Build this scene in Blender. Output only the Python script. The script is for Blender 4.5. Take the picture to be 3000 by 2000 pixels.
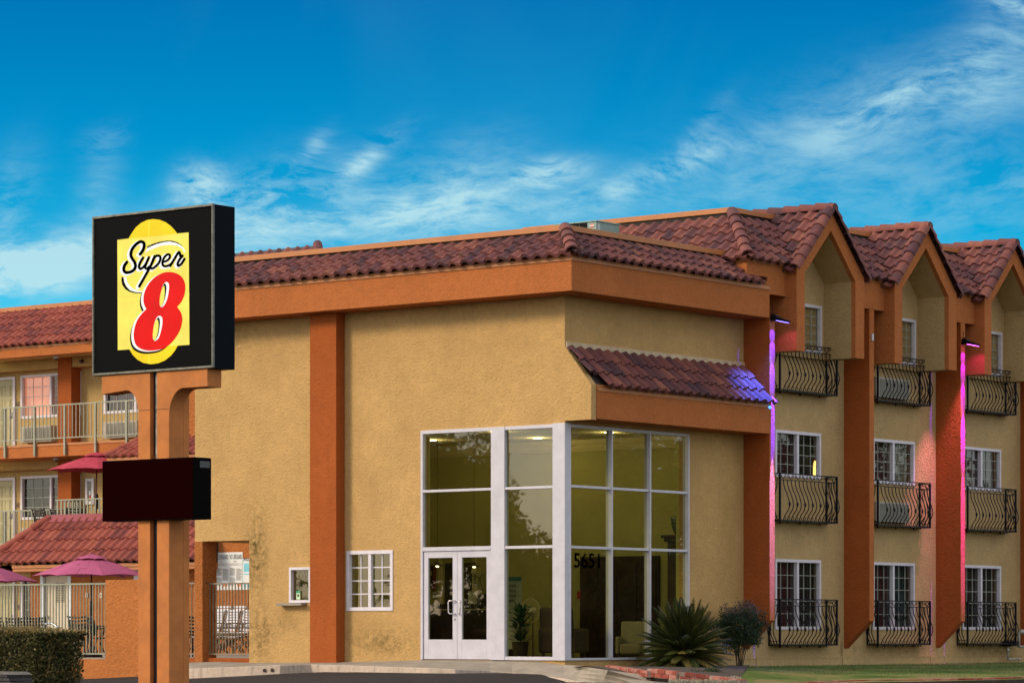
import bpy, bmesh, math, random
import numpy as np
from mathutils import Vector, Matrix
random.seed(7); rnd = random.random
def U(a, b): return a + (b - a) * rnd()
for o in list(bpy.data.objects): bpy.data.objects.remove(o)
SC = bpy.context.scene; COL = SC.collection
# ------------------------------------------------------------------ camera
FPX = 9423.0; DC = 62.0; LC = 155 / FPX * DC
Fv = Vector((-.6176, .7865, 0)).normalized(); Rv = Vector((Fv.y, -Fv.x, 0))
CAM = -DC * Fv - LC * Rv + Vector((0, 0, .55))
cd = bpy.data.cameras.new('camera'); cam = bpy.data.objects.new('camera', cd); COL.objects.link(cam)
cam.location = CAM; cam.rotation_euler = (math.pi / 2, 0, math.atan2(-Fv.x, Fv.y))
cd.sensor_width = 36; cd.lens = 36 * FPX / 3000; cd.shift_y = 850 / 3000
cd.clip_start = .5; cd.clip_end = 6000
SC.camera = cam
def ray(px, py): return Fv * FPX + Rv * (px - 1500) + Vector((0, 0, 1850 - py))
def onY(px, py, c):
    d = ray(px, py); return CAM + d * ((c - CAM.y) / d.y)
def onX(px, py, c):
    d = ray(px, py); return CAM + d * ((c - CAM.x) / d.x)
def onZ(px, py, c):
    d = ray(px, py); return CAM + d * ((c - CAM.z) / d.z)
# ------------------------------------------------------------------ node helper
class NT:
    def __init__(s, tree): s.t = tree; s.n = tree.nodes; s.l = tree.links
    def node(s, typ, **kw):
        n = s.n.new(typ)
        for k, v in kw.items():
            if k.startswith('i_'):
                key = k[2:]; key = int(key) if key.isdigit() else key.replace('_', ' ')
                s.put(n.inputs[key], v)
            else: setattr(n, k, v)
        return n
    def put(s, sock, v):
        if isinstance(v, bpy.types.NodeSocket): s.l.new(v, sock)
        elif isinstance(v, bpy.types.Node): s.l.new(v.outputs[0], sock)
        else: sock.default_value = v
    def m(s, op, a, b=0.0, c=None, clamp=False):
        n = s.n.new('ShaderNodeMath'); n.operation = op; n.use_clamp = clamp
        s.put(n.inputs[0], a); s.put(n.inputs[1], b)
        if c is not None: s.put(n.inputs[2], c)
        return n.outputs[0]
    def vm(s, op, a, b=(0, 0, 0)):
        n = s.n.new('ShaderNodeVectorMath'); n.operation = op
        s.put(n.inputs[0], a)
        if op == 'SCALE': s.put(n.inputs[3], b)
        else: s.put(n.inputs[1], b)
        return n.outputs['Value'] if op in ('DOT_PRODUCT', 'LENGTH') else n.outputs[0]
    def mix(s, f, a, b, mode='MIX'):
        n = s.n.new('ShaderNodeMix'); n.data_type = 'RGBA'; n.blend_type = mode
        s.put(n.inputs[0], f); s.put(n.inputs[6], a); s.put(n.inputs[7], b); return n.outputs[2]
    def noise(s, vec, scale, detail=3, rough=.55, dist=0.0):
        n = s.n.new('ShaderNodeTexNoise'); s.put(n.inputs['Vector'], vec)
        n.inputs['Scale'].default_value = scale; n.inputs['Detail'].default_value = detail
        n.inputs['Roughness'].default_value = rough; n.inputs['Distortion'].default_value = dist
        return n.outputs[0]
    def ramp(s, f, stops, mode='LINEAR'):
        n = s.n.new('ShaderNodeValToRGB'); n.color_ramp.interpolation = mode; s.put(n.inputs[0], f)
        e = n.color_ramp.elements
        while len(e) < len(stops): e.new(.5)
        for i, (p, c) in enumerate(stops):
            e[i].position = p; e[i].color = tuple(c) + (1,) if len(c) == 3 else c
        return n.outputs[0]
    def map(s, v, a, b, c=0., d=1.):
        n = s.n.new('ShaderNodeMapRange'); s.put(n.inputs[0], v)
        for i, x in enumerate((a, b, c, d)): n.inputs[i + 1].default_value = x
        return n.outputs[0]
def c4(c): return (c[0], c[1], c[2], 1)
# ------------------------------------------------------------------ world
SUN_EL, SUN_AZ = math.radians(28), Vector((-.60, -.80, 0)).normalized()
W = bpy.data.worlds.new("World"); SC.world = W; W.use_nodes = True
w = NT(W.node_tree); w.n.clear()
sky = w.node('ShaderNodeTexSky', sky_type='NISHITA', sun_disc=False)
sky.sun_elevation = SUN_EL; sky.sun_rotation = math.atan2(SUN_AZ.x, SUN_AZ.y)
sky.altitude = 0; sky.air_density = 1.0; sky.dust_density = .6; sky.ozone_density = 3.0
tc = w.node('ShaderNodeTexCoord').outputs['Generated']
d = w.vm('NORMALIZE', tc)
sep = w.node('ShaderNodeSeparateXYZ'); w.put(sep.inputs[0], d)
z = sep.outputs[2]
az = w.m('DIVIDE', w.vm('DOT_PRODUCT', d, tuple(Rv)), w.m('MAXIMUM', w.vm('DOT_PRODUCT', d, tuple(Fv)), .05))
el = w.m('DIVIDE', z, w.m('MAXIMUM', w.vm('DOT_PRODUCT', d, tuple(Fv)), .05))
# sky colour by elevation: a polarised, saturated evening blue where the camera looks, the plain sky elsewhere
infront = w.map(w.vm('DOT_PRODUCT', d, tuple(Fv)), .80, .95)
tint = w.ramp(w.m('MULTIPLY', w.m('MAXIMUM', z, 0.0), 4.0),
   [(0.0, (1.0, 4.2, 5.2)), (.41, (.10, 3.1, 4.8)), (.48, (.02, 2.35, 4.15)), (.61, (.0, 1.62, 3.45)), (.70, (.0, 1.28, 3.0)), (.78, (.0, 1.0, 2.7)), (1.0, (.0, .8, 2.4))])
plain = w.mix(.6, w.vm('SCALE', sky.outputs[0], 1.9), (8.2, 7.0, 6.0, 1))
base = w.mix(infront, plain, tint)
# cirrus
cv = w.node('ShaderNodeCombineXYZ'); w.put(cv.inputs[0], az); w.put(cv.inputs[1], el)
rot = w.node('ShaderNodeMapping'); w.put(rot.inputs[0], cv.outputs[0]); rot.inputs['Rotation'].default_value = (0, 0, math.radians(-24)); rot.inputs['Scale'].default_value = (1, 2.3, 1)
rot2 = w.node('ShaderNodeMapping'); w.put(rot2.inputs[0], cv.outputs[0]); rot2.inputs['Rotation'].default_value = (0, 0, math.radians(-38)); rot2.inputs['Scale'].default_value = (1, 3.6, 1)
wx = w.noise(cv.outputs[0], 16, 4, .5); wy = w.noise(w.vm('ADD', cv.outputs[0], (3.1, 7.7, 0)), 13, 4, .5)
wc = w.node('ShaderNodeCombineXYZ'); w.put(wc.inputs[0], w.m('MULTIPLY', w.m('SUBTRACT', wx, .5), .030)); w.put(wc.inputs[1], w.m('MULTIPLY', w.m('SUBTRACT', wy, .5), .030))
warp = w.vm('ADD', cv.outputs[0], wc.outputs[0]); w.put(rot.inputs[0], warp); w.put(rot2.inputs[0], warp)
n1 = w.noise(rot.outputs[0], 24, 10, .68, .35)
n2 = w.noise(rot2.outputs[0], 66, 9, .66, .25)
n3 = w.noise(cv.outputs[0], 9, 4, .5, .6)
wisp = w.m('ADD', w.m('MULTIPLY', n1, .6), w.m('MULTIPLY', n2, .4))
def blob(px, py, rx, ry, ang, k):
    """a bank of cirrus round one direction of the sky; rx, ry and ang in the sky's own plane"""
    u0, v0 = (px - 1500) / FPX, (1850 - py) / FPX
    ca, sa = math.cos(ang), math.sin(ang)
    du = w.m('SUBTRACT', az, u0); dv = w.m('SUBTRACT', el, v0)
    a = w.m('ADD', w.m('MULTIPLY', du, ca * FPX / rx), w.m('MULTIPLY', dv, sa * FPX / rx))
    b = w.m('ADD', w.m('MULTIPLY', du, -sa * FPX / ry), w.m('MULTIPLY', dv, ca * FPX / ry))
    r2 = w.m('ADD', w.m('MULTIPLY', a, a), w.m('MULTIPLY', b, b))
    return w.m('MULTIPLY', w.m('EXPONENT', w.m('MULTIPLY', r2, -1.0)), k)
R_ = math.radians
blobs = [(20, 790, 300, 75, R_(8), 1.1), (300, 415, 60, 34, R_(20), .45), (290, 560, 60, 130, R_(-14), .28), (920, 430, 60, 24, R_(48), .5), (2050, 380, 120, 26, R_(48), .3), (585, 550, 70, 55, 0, 1.6), (800, 570, 240, 85, R_(16), .75), (1060, 480, 130, 30, R_(40), .8),
         (1000, 640, 520, 70, R_(4), .6), (1600, 508, 110, 36, R_(10), 1.3), (1300, 570, 200, 100, R_(30), .55), (1900, 520, 260, 36, R_(20), .7), (2050, 440, 90, 40, R_(40), .5),
         (2640, 280, 200, 30, R_(28), .7), (2560, 350, 520, 130, R_(20), .42), (2880, 170, 200, 90, R_(40), .42), (2850, 560, 420, 120, R_(5), .40), (2990, 20, 110, 34, R_(-10), .8), (20, 600, 70, 150, R_(-20), .35)]
tot = None
for b_ in blobs:
    q = blob(*b_); tot = q if tot is None else w.m('ADD', tot, q)
hz = None
for b_ in ((30, 800, 420, 75, R_(6), .62), (400, 730, 420, 55, R_(4), .30), (1050, 650, 620, 60, R_(7), .42), (2700, 330, 600, 130, R_(18), .26), (1700, 600, 500, 60, R_(5), .18)):
    q = blob(*b_); hz = q if hz is None else w.m('ADD', hz, q)
hz = w.m('MULTIPLY', hz, w.map(wisp, .36, .60, .25, 1.25))
edge = w.map(wisp, .41, .62, 0, 1.15)
cl = w.m('MULTIPLY', w.m('MULTIPLY', tot, edge), w.map(n3, .25, .6, .6, 1.15))
thin = w.m('MULTIPLY', w.map(n3, .45, .85), .05)
# every other part of the sky (behind the camera) carries plain scattered cirrus
n4 = w.noise(d, 3.5, 6, .6, .5)
cl = w.m('ADD', w.m('MULTIPLY', cl, infront), w.m('MULTIPLY', w.map(n4, .45, .75), w.m('SUBTRACT', .6, w.m('MULTIPLY', infront, .6))))
cl = w.m('ADD', w.m('ADD', cl, thin), w.m('MULTIPLY', hz, infront))
cl = w.m('MULTIPLY', cl, 1.0, clamp=True)
ccol = w.ramp(w.m('MULTIPLY', z, 5.0), [(0, (3.4, 4.7, 4.8)), (1, (2.8, 4.6, 5.0))])
skyc = w.mix(w.m('MULTIPLY', cl, .82), base, ccol)
bg = w.node('ShaderNodeBackground'); w.put(bg.inputs[0], skyc); bg.inputs[1].default_value = .11
w.l.new(bg.outputs[0], w.node('ShaderNodeOutputWorld').inputs[0])
# ------------------------------------------------------------------ sun
sd = bpy.data.lights.new('sun', 'SUN'); sd.energy = 1.80; sd.angle = math.radians(14); sd.color = (1, .80, .56)
so = bpy.data.objects.new('sun', sd); COL.objects.link(so)
sdir = Vector((SUN_AZ.x * math.cos(SUN_EL), SUN_AZ.y * math.cos(SUN_EL), math.sin(SUN_EL)))
so.rotation_euler = sdir.to_track_quat('Z', 'Y').to_euler(); so.location = (-20, -30, 30)
SC.view_settings.view_transform = 'Standard'; SC.view_settings.look = 'None'
SC.view_settings.gamma = 1; SC.view_settings.exposure = .68; SC.view_settings.use_curve_mapping = False
# ------------------------------------------------------------------ mesh helper
class M:
    def __init__(s): s.v = []; s.f = []; s.mi = []; s.a = []
    def quad(s, *p, mi=0):
        n = len(s.v); s.v += [tuple(q) for q in p]; s.f.append(tuple(range(n, n + len(p)))); s.mi.append(mi)
    def box(s, x0, x1, y0, y1, z0, z1, mi=0):
        if x1 < x0: x0, x1 = x1, x0
        if y1 < y0: y0, y1 = y1, y0
        if z1 < z0: z0, z1 = z1, z0
        n = len(s.v)
        s.v += [(x0, y0, z0), (x1, y0, z0), (x1, y1, z0), (x0, y1, z0), (x0, y0, z1), (x1, y0, z1), (x1, y1, z1), (x0, y1, z1)]
        for q in ((0, 3, 2, 1), (4, 5, 6, 7), (0, 1, 5, 4), (1, 2, 6, 5), (2, 3, 7, 6), (3, 0, 4, 7)):
            s.f.append(tuple(n + i for i in q)); s.mi.append(mi)
    def prism(s, poly, fn, c0, c1, mi=0):
        """poly of (a,b) extruded from c0 to c1; fn(a,b,c) -> xyz"""
        n = len(s.v); k = len(poly)
        s.v += [fn(a, b, c0) for a, b in poly] + [fn(a, b, c1) for a, b in poly]
        s.f.append(tuple(range(n, n + k))); s.f.append(tuple(range(n + 2 * k - 1, n + k - 1, -1))); s.mi += [mi, mi]
        for i in range(k):
            j = (i + 1) % k; s.f.append((n + i, n + k + i, n + k + j, n + j)); s.mi.append(mi)
    def tube(s, pts, r, n=6, cap=True, mi=0, flat=None):
        pts = [Vector(p) for p in pts]; rings = []; up = None
        for i, p in enumerate(pts):
            t = (pts[min(i + 1, len(pts) - 1)] - pts[max(i - 1, 0)])
            if t.length < 1e-9: t = Vector((0, 0, 1))
            t.normalize()
            if up is None: up = t.orthogonal().normalized()
            else:
                up = (up - t * up.dot(t))
                up = up.normalized() if up.length > 1e-6 else t.orthogonal().normalized()
            b = t.cross(up); rr = r[i] if isinstance(r, (list, tuple)) else r
            base = len(s.v); off = math.pi / n
            s.v += [tuple(p + up * math.cos(2 * math.pi * k / n + off) * rr + b * math.sin(2 * math.pi * k / n + off) * rr) for k in range(n)]
            rings.append(base)
        for a, b in zip(rings, rings[1:]):
            for k in range(n):
                s.f.append((a + k, a + (k + 1) % n, b + (k + 1) % n, b + k)); s.mi.append(mi)
        if cap:
            s.f.append(tuple(rings[0] + k for k in reversed(range(n)))); s.f.append(tuple(rings[-1] + k for k in range(n))); s.mi += [mi, mi]
    def lathe(s, prof, c, n=20, mi=0, axis='z'):
        rings = []
        for r, h in prof:
            base = len(s.v); rings.append(base)
            for k in range(n):
                a = 2 * math.pi * k / n; u, v = r * math.cos(a), r * math.sin(a)
                s.v.append((c[0] + u, c[1] + v, c[2] + h) if axis == 'z' else ((c[0] + u, c[1] + h, c[2] + v) if axis == 'y' else (c[0] + h, c[1] + u, c[2] + v)))
        for a, b in zip(rings, rings[1:]):
            for k in range(n):
                s.f.append((a + k, a + (k + 1) % n, b + (k + 1) % n, b + k)); s.mi.append(mi)
        s.f.append(tuple(rings[0] + k for k in reversed(range(n)))); s.f.append(tuple(rings[-1] + k for k in range(n))); s.mi += [mi, mi]
def P3(o): return Vector((0, 0, 0)) if o is None else (o['_w'] if '_w' in o else Vector((0, 0, 0)))
WORLD = {}
def obj(name, mb, mat, parent=None, smooth=False, bevel=0, fix=True, label=None):
    me = bpy.data.meshes.new(name)
    if isinstance(mb, M):
        me.from_pydata(mb.v, [], mb.f)
        for mm in (mat if isinstance(mat, list) else [mat]): me.materials.append(mm)
        if any(mb.mi): me.polygons.foreach_set('material_index', mb.mi)
        if fix:
            bm = bmesh.new(); bm.from_mesh(me); bmesh.ops.recalc_face_normals(bm, faces=bm.faces); bm.to_mesh(me); bm.free()
    else:
        me = mb
        me.materials.clear()
        for mm in (mat if isinstance(mat, list) else [mat]): me.materials.append(mm)
    o = bpy.data.objects.new(name, me); COL.objects.link(o)
    if smooth:
        for p in me.polygons: p.use_smooth = True
    if bevel:
        b = o.modifiers.new('bevel', 'BEVEL'); b.width = bevel; b.segments = 2; b.limit_method = 'ANGLE'; b.harden_normals = False
    if parent is not None:
        o.parent = parent; o.location = -WORLD.get(parent.name, Vector((0, 0, 0)))
    if label: o['label'] = label
    return o
def tag(o, label, cat=None, group=None, kind=None):
    if label: o['label'] = label
    if cat: o['category'] = cat
    if group: o['group'] = group
    if kind: o['kind'] = kind
    return o
def thing(name, label, cat, loc, group=None):
    o = bpy.data.objects.new(name, None); COL.objects.link(o); o.location = loc; o.empty_display_size = .2
    WORLD[o.name] = Vector(loc); return tag(o, label, cat, group)
def copy_tree(o, parent=None, top=None):
    c = o.copy(); COL.objects.link(c)
    if parent is not None: c.parent = parent
    for ch in [x for x in COL.objects if x.parent == o]: copy_tree(ch, c)
    return c
def structure(o): o['kind'] = 'structure'; return o
class Face:
    """a wall plane: 'y' faces -y at y=c, a runs along x; 'x' faces +x at x=c, a runs along y. d is the distance outward"""
    def __init__(s, ax, c): s.ax = ax; s.c = c
    def p(s, a, d, z): return (a, s.c - d, z) if s.ax == 'y' else (s.c + d, a, z)
    def box(s, mb, a0, a1, d0, d1, z0, z1, mi=0):
        if s.ax == 'y': mb.box(a0, a1, s.c - d1, s.c - d0, z0, z1, mi)
        else: mb.box(s.c + d0, s.c + d1, a0, a1, z0, z1, mi)
    def wall(s, mb, a0, a1, z0, z1, t, holes=(), mi=0):
        A = sorted({a0, a1} | {min(max(h[i], a0), a1) for h in holes for i in (0, 1)})
        Zs = sorted({z0, z1} | {min(max(h[i], z0), z1) for h in holes for i in (2, 3)})
        inh = lambda a, z: any(h[0] < a < h[1] and h[2] < z < h[3] for h in holes)
        na, nz = len(A) - 1, len(Zs) - 1
        solid = lambda i, j: 0 <= i < na and 0 <= j < nz and not inh((A[i] + A[i + 1]) / 2, (Zs[j] + Zs[j + 1]) / 2)
        for i in range(na):
            for j in range(nz):
                if not solid(i, j): continue
                a, b, c, e = A[i], A[i + 1], Zs[j], Zs[j + 1]
                mb.quad(s.p(a, 0, c), s.p(b, 0, c), s.p(b, 0, e), s.p(a, 0, e), mi=mi)
                mb.quad(s.p(a, -t, c), s.p(a, -t, e), s.p(b, -t, e), s.p(b, -t, c), mi=mi)
                if not solid(i - 1, j): mb.quad(s.p(a, 0, c), s.p(a, 0, e), s.p(a, -t, e), s.p(a, -t, c), mi=mi)
                if not solid(i + 1, j): mb.quad(s.p(b, 0, c), s.p(b, -t, c), s.p(b, -t, e), s.p(b, 0, e), mi=mi)
                if not solid(i, j - 1): mb.quad(s.p(a, 0, c), s.p(a, -t, c), s.p(b, -t, c), s.p(b, 0, c), mi=mi)
                if not solid(i, j + 1): mb.quad(s.p(a, 0, e), s.p(b, 0, e), s.p(b, -t, e), s.p(a, -t, e), mi=mi)
def text_mesh(body, size, fn, depth=.004, shear=0, bold=0, align='LEFT', sx=1):
    cu = bpy.data.curves.new('lettering', 'FONT'); cu.body = body; cu.size = size; cu.extrude = depth / 2; cu.shear = shear; cu.offset = bold; cu.align_x = align; cu.resolution_u = 3
    o = bpy.data.objects.new('lettering', cu); COL.objects.link(o)
    me = bpy.data.meshes.new_from_object(o.evaluated_get(bpy.context.evaluated_depsgraph_get()))
    bpy.data.objects.remove(o)
    for v in me.vertices: v.co = fn(v.co.x * sx, v.co.z, v.co.y)
    return me
# ------------------------------------------------------------------ materials
def mat(name, col, rough=.6, metal=0., var=.12, scale=6, bump=0., bscale=60, spec=.5, emit=None, es=1., coat=0):
    m_ = bpy.data.materials.new(name); m_.use_nodes = True; t = NT(m_.node_tree); t.n.clear()
    pos = t.node('ShaderNodeNewGeometry').outputs['Position']
    b = t.node('ShaderNodeBsdfPrincipled'); out = t.node('ShaderNodeOutputMaterial'); t.l.new(b.outputs[0], out.inputs[0])
    n = t.noise(pos, scale, 5, .6)
    lo = tuple(max(0, x * (1 - var * 1.6)) for x in col); hi = tuple(min(1, x * (1 + var)) for x in col)
    t.put(b.inputs['Base Color'], t.ramp(t.map(n, .3, .7), [(0, lo), (1, hi)]))
    t.put(b.inputs['Roughness'], t.map(n, .3, .7, max(.02, rough - .06), min(1, rough + .06))); b.inputs['Metallic'].default_value = metal
    b.inputs['Specular IOR Level'].default_value = spec
    if coat: b.inputs['Coat Weight'].default_value = coat
    if bump:
        bn = t.node('ShaderNodeBump'); bn.inputs['Strength'].default_value = bump; bn.inputs['Distance'].default_value = .01
        t.put(bn.inputs['Height'], t.noise(pos, bscale, 4, .6)); t.l.new(bn.outputs[0], b.inputs['Normal'])
    if emit: b.inputs['Emission Color'].default_value = c4(emit); b.inputs['Emission Strength'].default_value = es
    return m_
def stucco(name, col, var=.10, bump=.55, stains=(), seed=0, grime=.18, gcol=(.10, .08, .035), scale=1.0):
    m_ = bpy.data.materials.new(name); m_.use_nodes = True; t = NT(m_.node_tree); t.n.clear()
    pos = t.node('ShaderNodeNewGeometry').outputs['Position']
    p = t.vm('ADD', pos, (seed * 3.7, seed * 1.3, seed * 2.1))
    b = t.node('ShaderNodeBsdfPrincipled'); out = t.node('ShaderNodeOutputMaterial'); t.l.new(b.outputs[0], out.inputs[0])
    big = t.noise(p, .9, 4, .6); mid = t.noise(p, 5, 5, .65, .4); kn = t.noise(p, 21 * scale, 4, .62, .6); fine = t.noise(p, 70, 2, .5)
    st = t.node('ShaderNodeMapping'); t.put(st.inputs[0], p); st.inputs['Scale'].default_value = (5, 5, .5)
    streak = t.noise(st.outputs[0], 2.2, 5, .65)
    c = t.ramp(t.map(big, .3, .7), [(0, tuple(x * (1 - var) for x in col)), (1, tuple(min(1, x * (1 + var)) for x in col))])
    c = t.mix(t.map(mid, .38, .70, 0, .42), c, c4(tuple(x * .74 for x in col)))
    c = t.mix(t.map(kn, .50, .74, 0, .62), c, c4(tuple(x * f for x, f in zip(col, (.66, .63, .58)))))
    c = t.mix(t.map(t.noise(p, 38, 3, .6), .52, .72, 0, .38), c, c4(tuple(x * f for x, f in zip(col, (1.32, 1.34, 1.4)))))
    c = t.mix(t.map(fine, .55, .75, 0, .25), c, c4(tuple(x * .55 for x in col)))
    c = t.mix(t.m('MULTIPLY', t.map(streak, .54, .82), grime), c, c4(gcol))
    if stains:
        sp = t.node('ShaderNodeSeparateXYZ'); t.put(sp.inputs[0], pos); sm = None
        for (ax, x0, z0, rx, rz, k) in stains:
            u = t.m('DIVIDE', t.m('SUBTRACT', sp.outputs[0 if ax == 'y' else 1], x0), rx); v = t.m('DIVIDE', t.m('SUBTRACT', sp.outputs[2], z0), rz)
            g = t.m('MULTIPLY', t.m('EXPONENT', t.m('MULTIPLY', t.m('ADD', t.m('MULTIPLY', u, u), t.m('MULTIPLY', v, v)), -1.)), k)
            sm = g if sm is None else t.m('ADD', sm, g)
        sm = t.m('MULTIPLY', sm, t.map(t.noise(p, 7, 6, .75, .8), .38, .62), clamp=True)
        c = t.mix(sm, c, c4((.13, .085, .022)))
    t.put(b.inputs['Base Color'], c); b.inputs['Roughness'].default_value = .92; b.inputs['Specular IOR Level'].default_value = .2
    h = t.m('ADD', t.m('MULTIPLY', t.map(kn, .35, .65), .9), t.m('ADD', t.m('MULTIPLY', fine, .35), t.m('MULTIPLY', mid, .5)))
    bn = t.node('ShaderNodeBump'); bn.inputs['Strength'].default_value = bump; bn.inputs['Distance'].default_value = .027
    t.put(bn.inputs['Height'], h); t.l.new(bn.outputs[0], b.inputs['Normal'])
    return m_
def tile_mat(name, cols, moss=.25):
    m_ = bpy.data.materials.new(name); m_.use_nodes = True; t = NT(m_.node_tree); t.n.clear()
    pos = t.node('ShaderNodeNewGeometry').outputs['Position']
    at = t.node('ShaderNodeAttribute', attribute_name='tint').outputs['Fac']
    b = t.node('ShaderNodeBsdfPrincipled'); out = t.node('ShaderNodeOutputMaterial'); t.l.new(b.outputs[0], out.inputs[0])
    n = t.noise(pos, 6, 5, .65, .5); n2 = t.noise(pos, 2.1, 4, .6); f = t.noise(pos, 60, 3, .6)
    k = t.m('ADD', t.m('MULTIPLY', at, .62), t.m('MULTIPLY', t.map(n, .3, .7), .38))
    c = t.ramp(k, list(zip([i / (len(cols) - 1) for i in range(len(cols))], cols)))
    c = t.mix(t.map(t.m('ADD', n2, t.m('MULTIPLY', n, .5)), .82, 1.02, 0, moss), c, c4((.06, .06, .035)))
    c = t.mix(t.map(f, .5, .8, 0, .3), c, c4((.05, .03, .03)))
    t.put(b.inputs['Base Color'], c); t.put(b.inputs['Roughness'], t.map(n, .3, .7, .74, .94)); b.inputs['Specular IOR Level'].default_value = .35
    bn = t.node('ShaderNodeBump'); bn.inputs['Strength'].default_value = .35; bn.inputs['Distance'].default_value = .006
    t.put(bn.inputs['Height'], t.noise(pos, 45, 4, .7)); t.l.new(bn.outputs[0], b.inputs['Normal'])
    return m_
def glass(name, tintc=(.8, .85, .7), refl=1.0, dirt=.0, k=1.15):
    m_ = bpy.data.materials.new(name); m_.use_nodes = True; t = NT(m_.node_tree); t.n.clear()
    tr = t.node('ShaderNodeBsdfTransparent'); tr.inputs[0].default_value = c4(tintc)
    gl = t.node('ShaderNodeBsdfGlossy'); gl.inputs['Roughness'].default_value = .015; gl.inputs[0].default_value = c4((refl,) * 3)
    pos = t.node('ShaderNodeNewGeometry').outputs['Position']
    bn = t.node('ShaderNodeBump'); bn.inputs['Strength'].default_value = .05; bn.inputs['Distance'].default_value = .02
    t.put(bn.inputs['Height'], t.noise(pos, 1.3, 2)); t.l.new(bn.outputs[0], gl.inputs['Normal'])
    ge = t.node('ShaderNodeNewGeometry'); cs = t.m('ABSOLUTE', t.vm('DOT_PRODUCT', ge.outputs['Incoming'], ge.outputs['Normal']))
    fr = t.m('MULTIPLY_ADD', t.m('POWER', t.m('SUBTRACT', 1.0, cs), 5.0), .93, .05)
    mx = t.node('ShaderNodeMixShader'); t.put(mx.inputs[0], t.m('MULTIPLY', fr, k, clamp=True)); t.l.new(tr.outputs[0], mx.inputs[1]); t.l.new(gl.outputs[0], mx.inputs[2])
    t.l.new(mx.outputs[0], t.node('ShaderNodeOutputMaterial').inputs[0])
    return m_
TAN = (.535, .335, .128); ORG = (.43, .138, .038); RUST = (.35, .088, .018)
tan = stucco('tan_stucco', TAN, var=.13, stains=[('y', -8.05, 2.15, .30, .9, 1.1), ('y', -7.95, .45, .35, .5, .95), ('y', -4.6, .35, 1.0, .30, .75), ('y', -7.2, .75, .35, .25, .4), ('y', -3.2, 6.9, 3.4, .25, .25), ('y', -9, 6.7, 1.0, .4, .5), ('x', 5.5, 2.0, .3, 1.5, .2)])
tan2 = stucco('tan_stucco_guest_wing', (.50, .345, .155), seed=3, var=.12, stains=[('x', 11.0, 5.0, .8, .5, .35), ('x', 16.5, .15, 1.2, .25, .7), ('x', 8.3, 2.7, .6, .3, .3), ('x', 12.0, .15, 2.5, .15, .5)])
orange = stucco('orange_stucco', ORG, bump=.45, seed=5, grime=.22, gcol=(.20, .075, .03))
rust = stucco('rust_stucco', RUST, bump=.4, seed=8, grime=.25, gcol=(.12, .035, .012))
wallorange = stucco('terracotta_stucco', (.44, .15, .038), bump=.8, seed=11, grime=.2, gcol=(.2, .08, .03))
trim = mat('painted_wood_trim', (.42, .155, .042), .6, var=.12, scale=3, bump=.15, bscale=30)
tiles_a = tile_mat('clay_tile_weathered', [(.038, .022, .030), (.090, .034, .039), (.148, .048, .043), (.20, .065, .049), (.28, .105, .068)], .45)
tiles_r = tile_mat('clay_tile_red', [(.11, .028, .028), (.20, .046, .036), (.28, .065, .042), (.35, .10, .062)], .2)
deck = mat('roof_underlay', (.035, .025, .02), .95)
flat = mat('flat_roof_felt', (.25, .24, .22), .95, bump=.3)
white = mat('white_window_frame', (.62, .59, .63), .42, var=.05, scale=9)
whitep = mat('white_painted_aluminium', (.50, .485, .535), .38, var=.06, scale=4)
iron = mat('black_wrought_iron', (.005, .005, .007), .5, 0, var=.2, spec=.2)
steel = mat('galvanised_steel', (.22, .20, .17), .5, .7, var=.35, scale=9)
concrete = mat('concrete_walk', (.31, .27, .215), .9, var=.14, scale=2.5, bump=.35, bscale=40, spec=.2)
kerbm = stucco('kerb_concrete', (.52, .42, .33), bump=.3, seed=21, grime=.75, gcol=(.10, .085, .07), scale=.6)
asphalt = mat('asphalt', (.027, .021, .019), .9, var=.25, scale=3, bump=.6, bscale=150, spec=.25)
soil = mat('soil', (.055, .038, .025), .97, var=.4, scale=14, bump=.9, bscale=30)
railp = mat('sage_painted_rail', (.27, .28, .195), .5, var=.12)
railb = mat('bronze_painted_rail', (.20, .16, .10), .5, var=.2)
ggl = glass('lobby_glass', (.58, .60, .42), 1.0, k=1.3); munt = mat('grey_muntin', (.34, .36, .31), .6); wgl = glass('room_window_glass', (.80, .82, .80), 1.0)
darkroom = mat('dark_room', (.035, .028, .022), .95, var=.5, scale=2)
curt = mat('maroon_curtain', (.075, .026, .026), .95, var=.3, scale=4)
def no_spec(m_): m_.node_tree.nodes['Principled BSDF'].inputs['Specular IOR Level'].default_value = .1; return m_
no_spec(darkroom); no_spec(curt)
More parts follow.
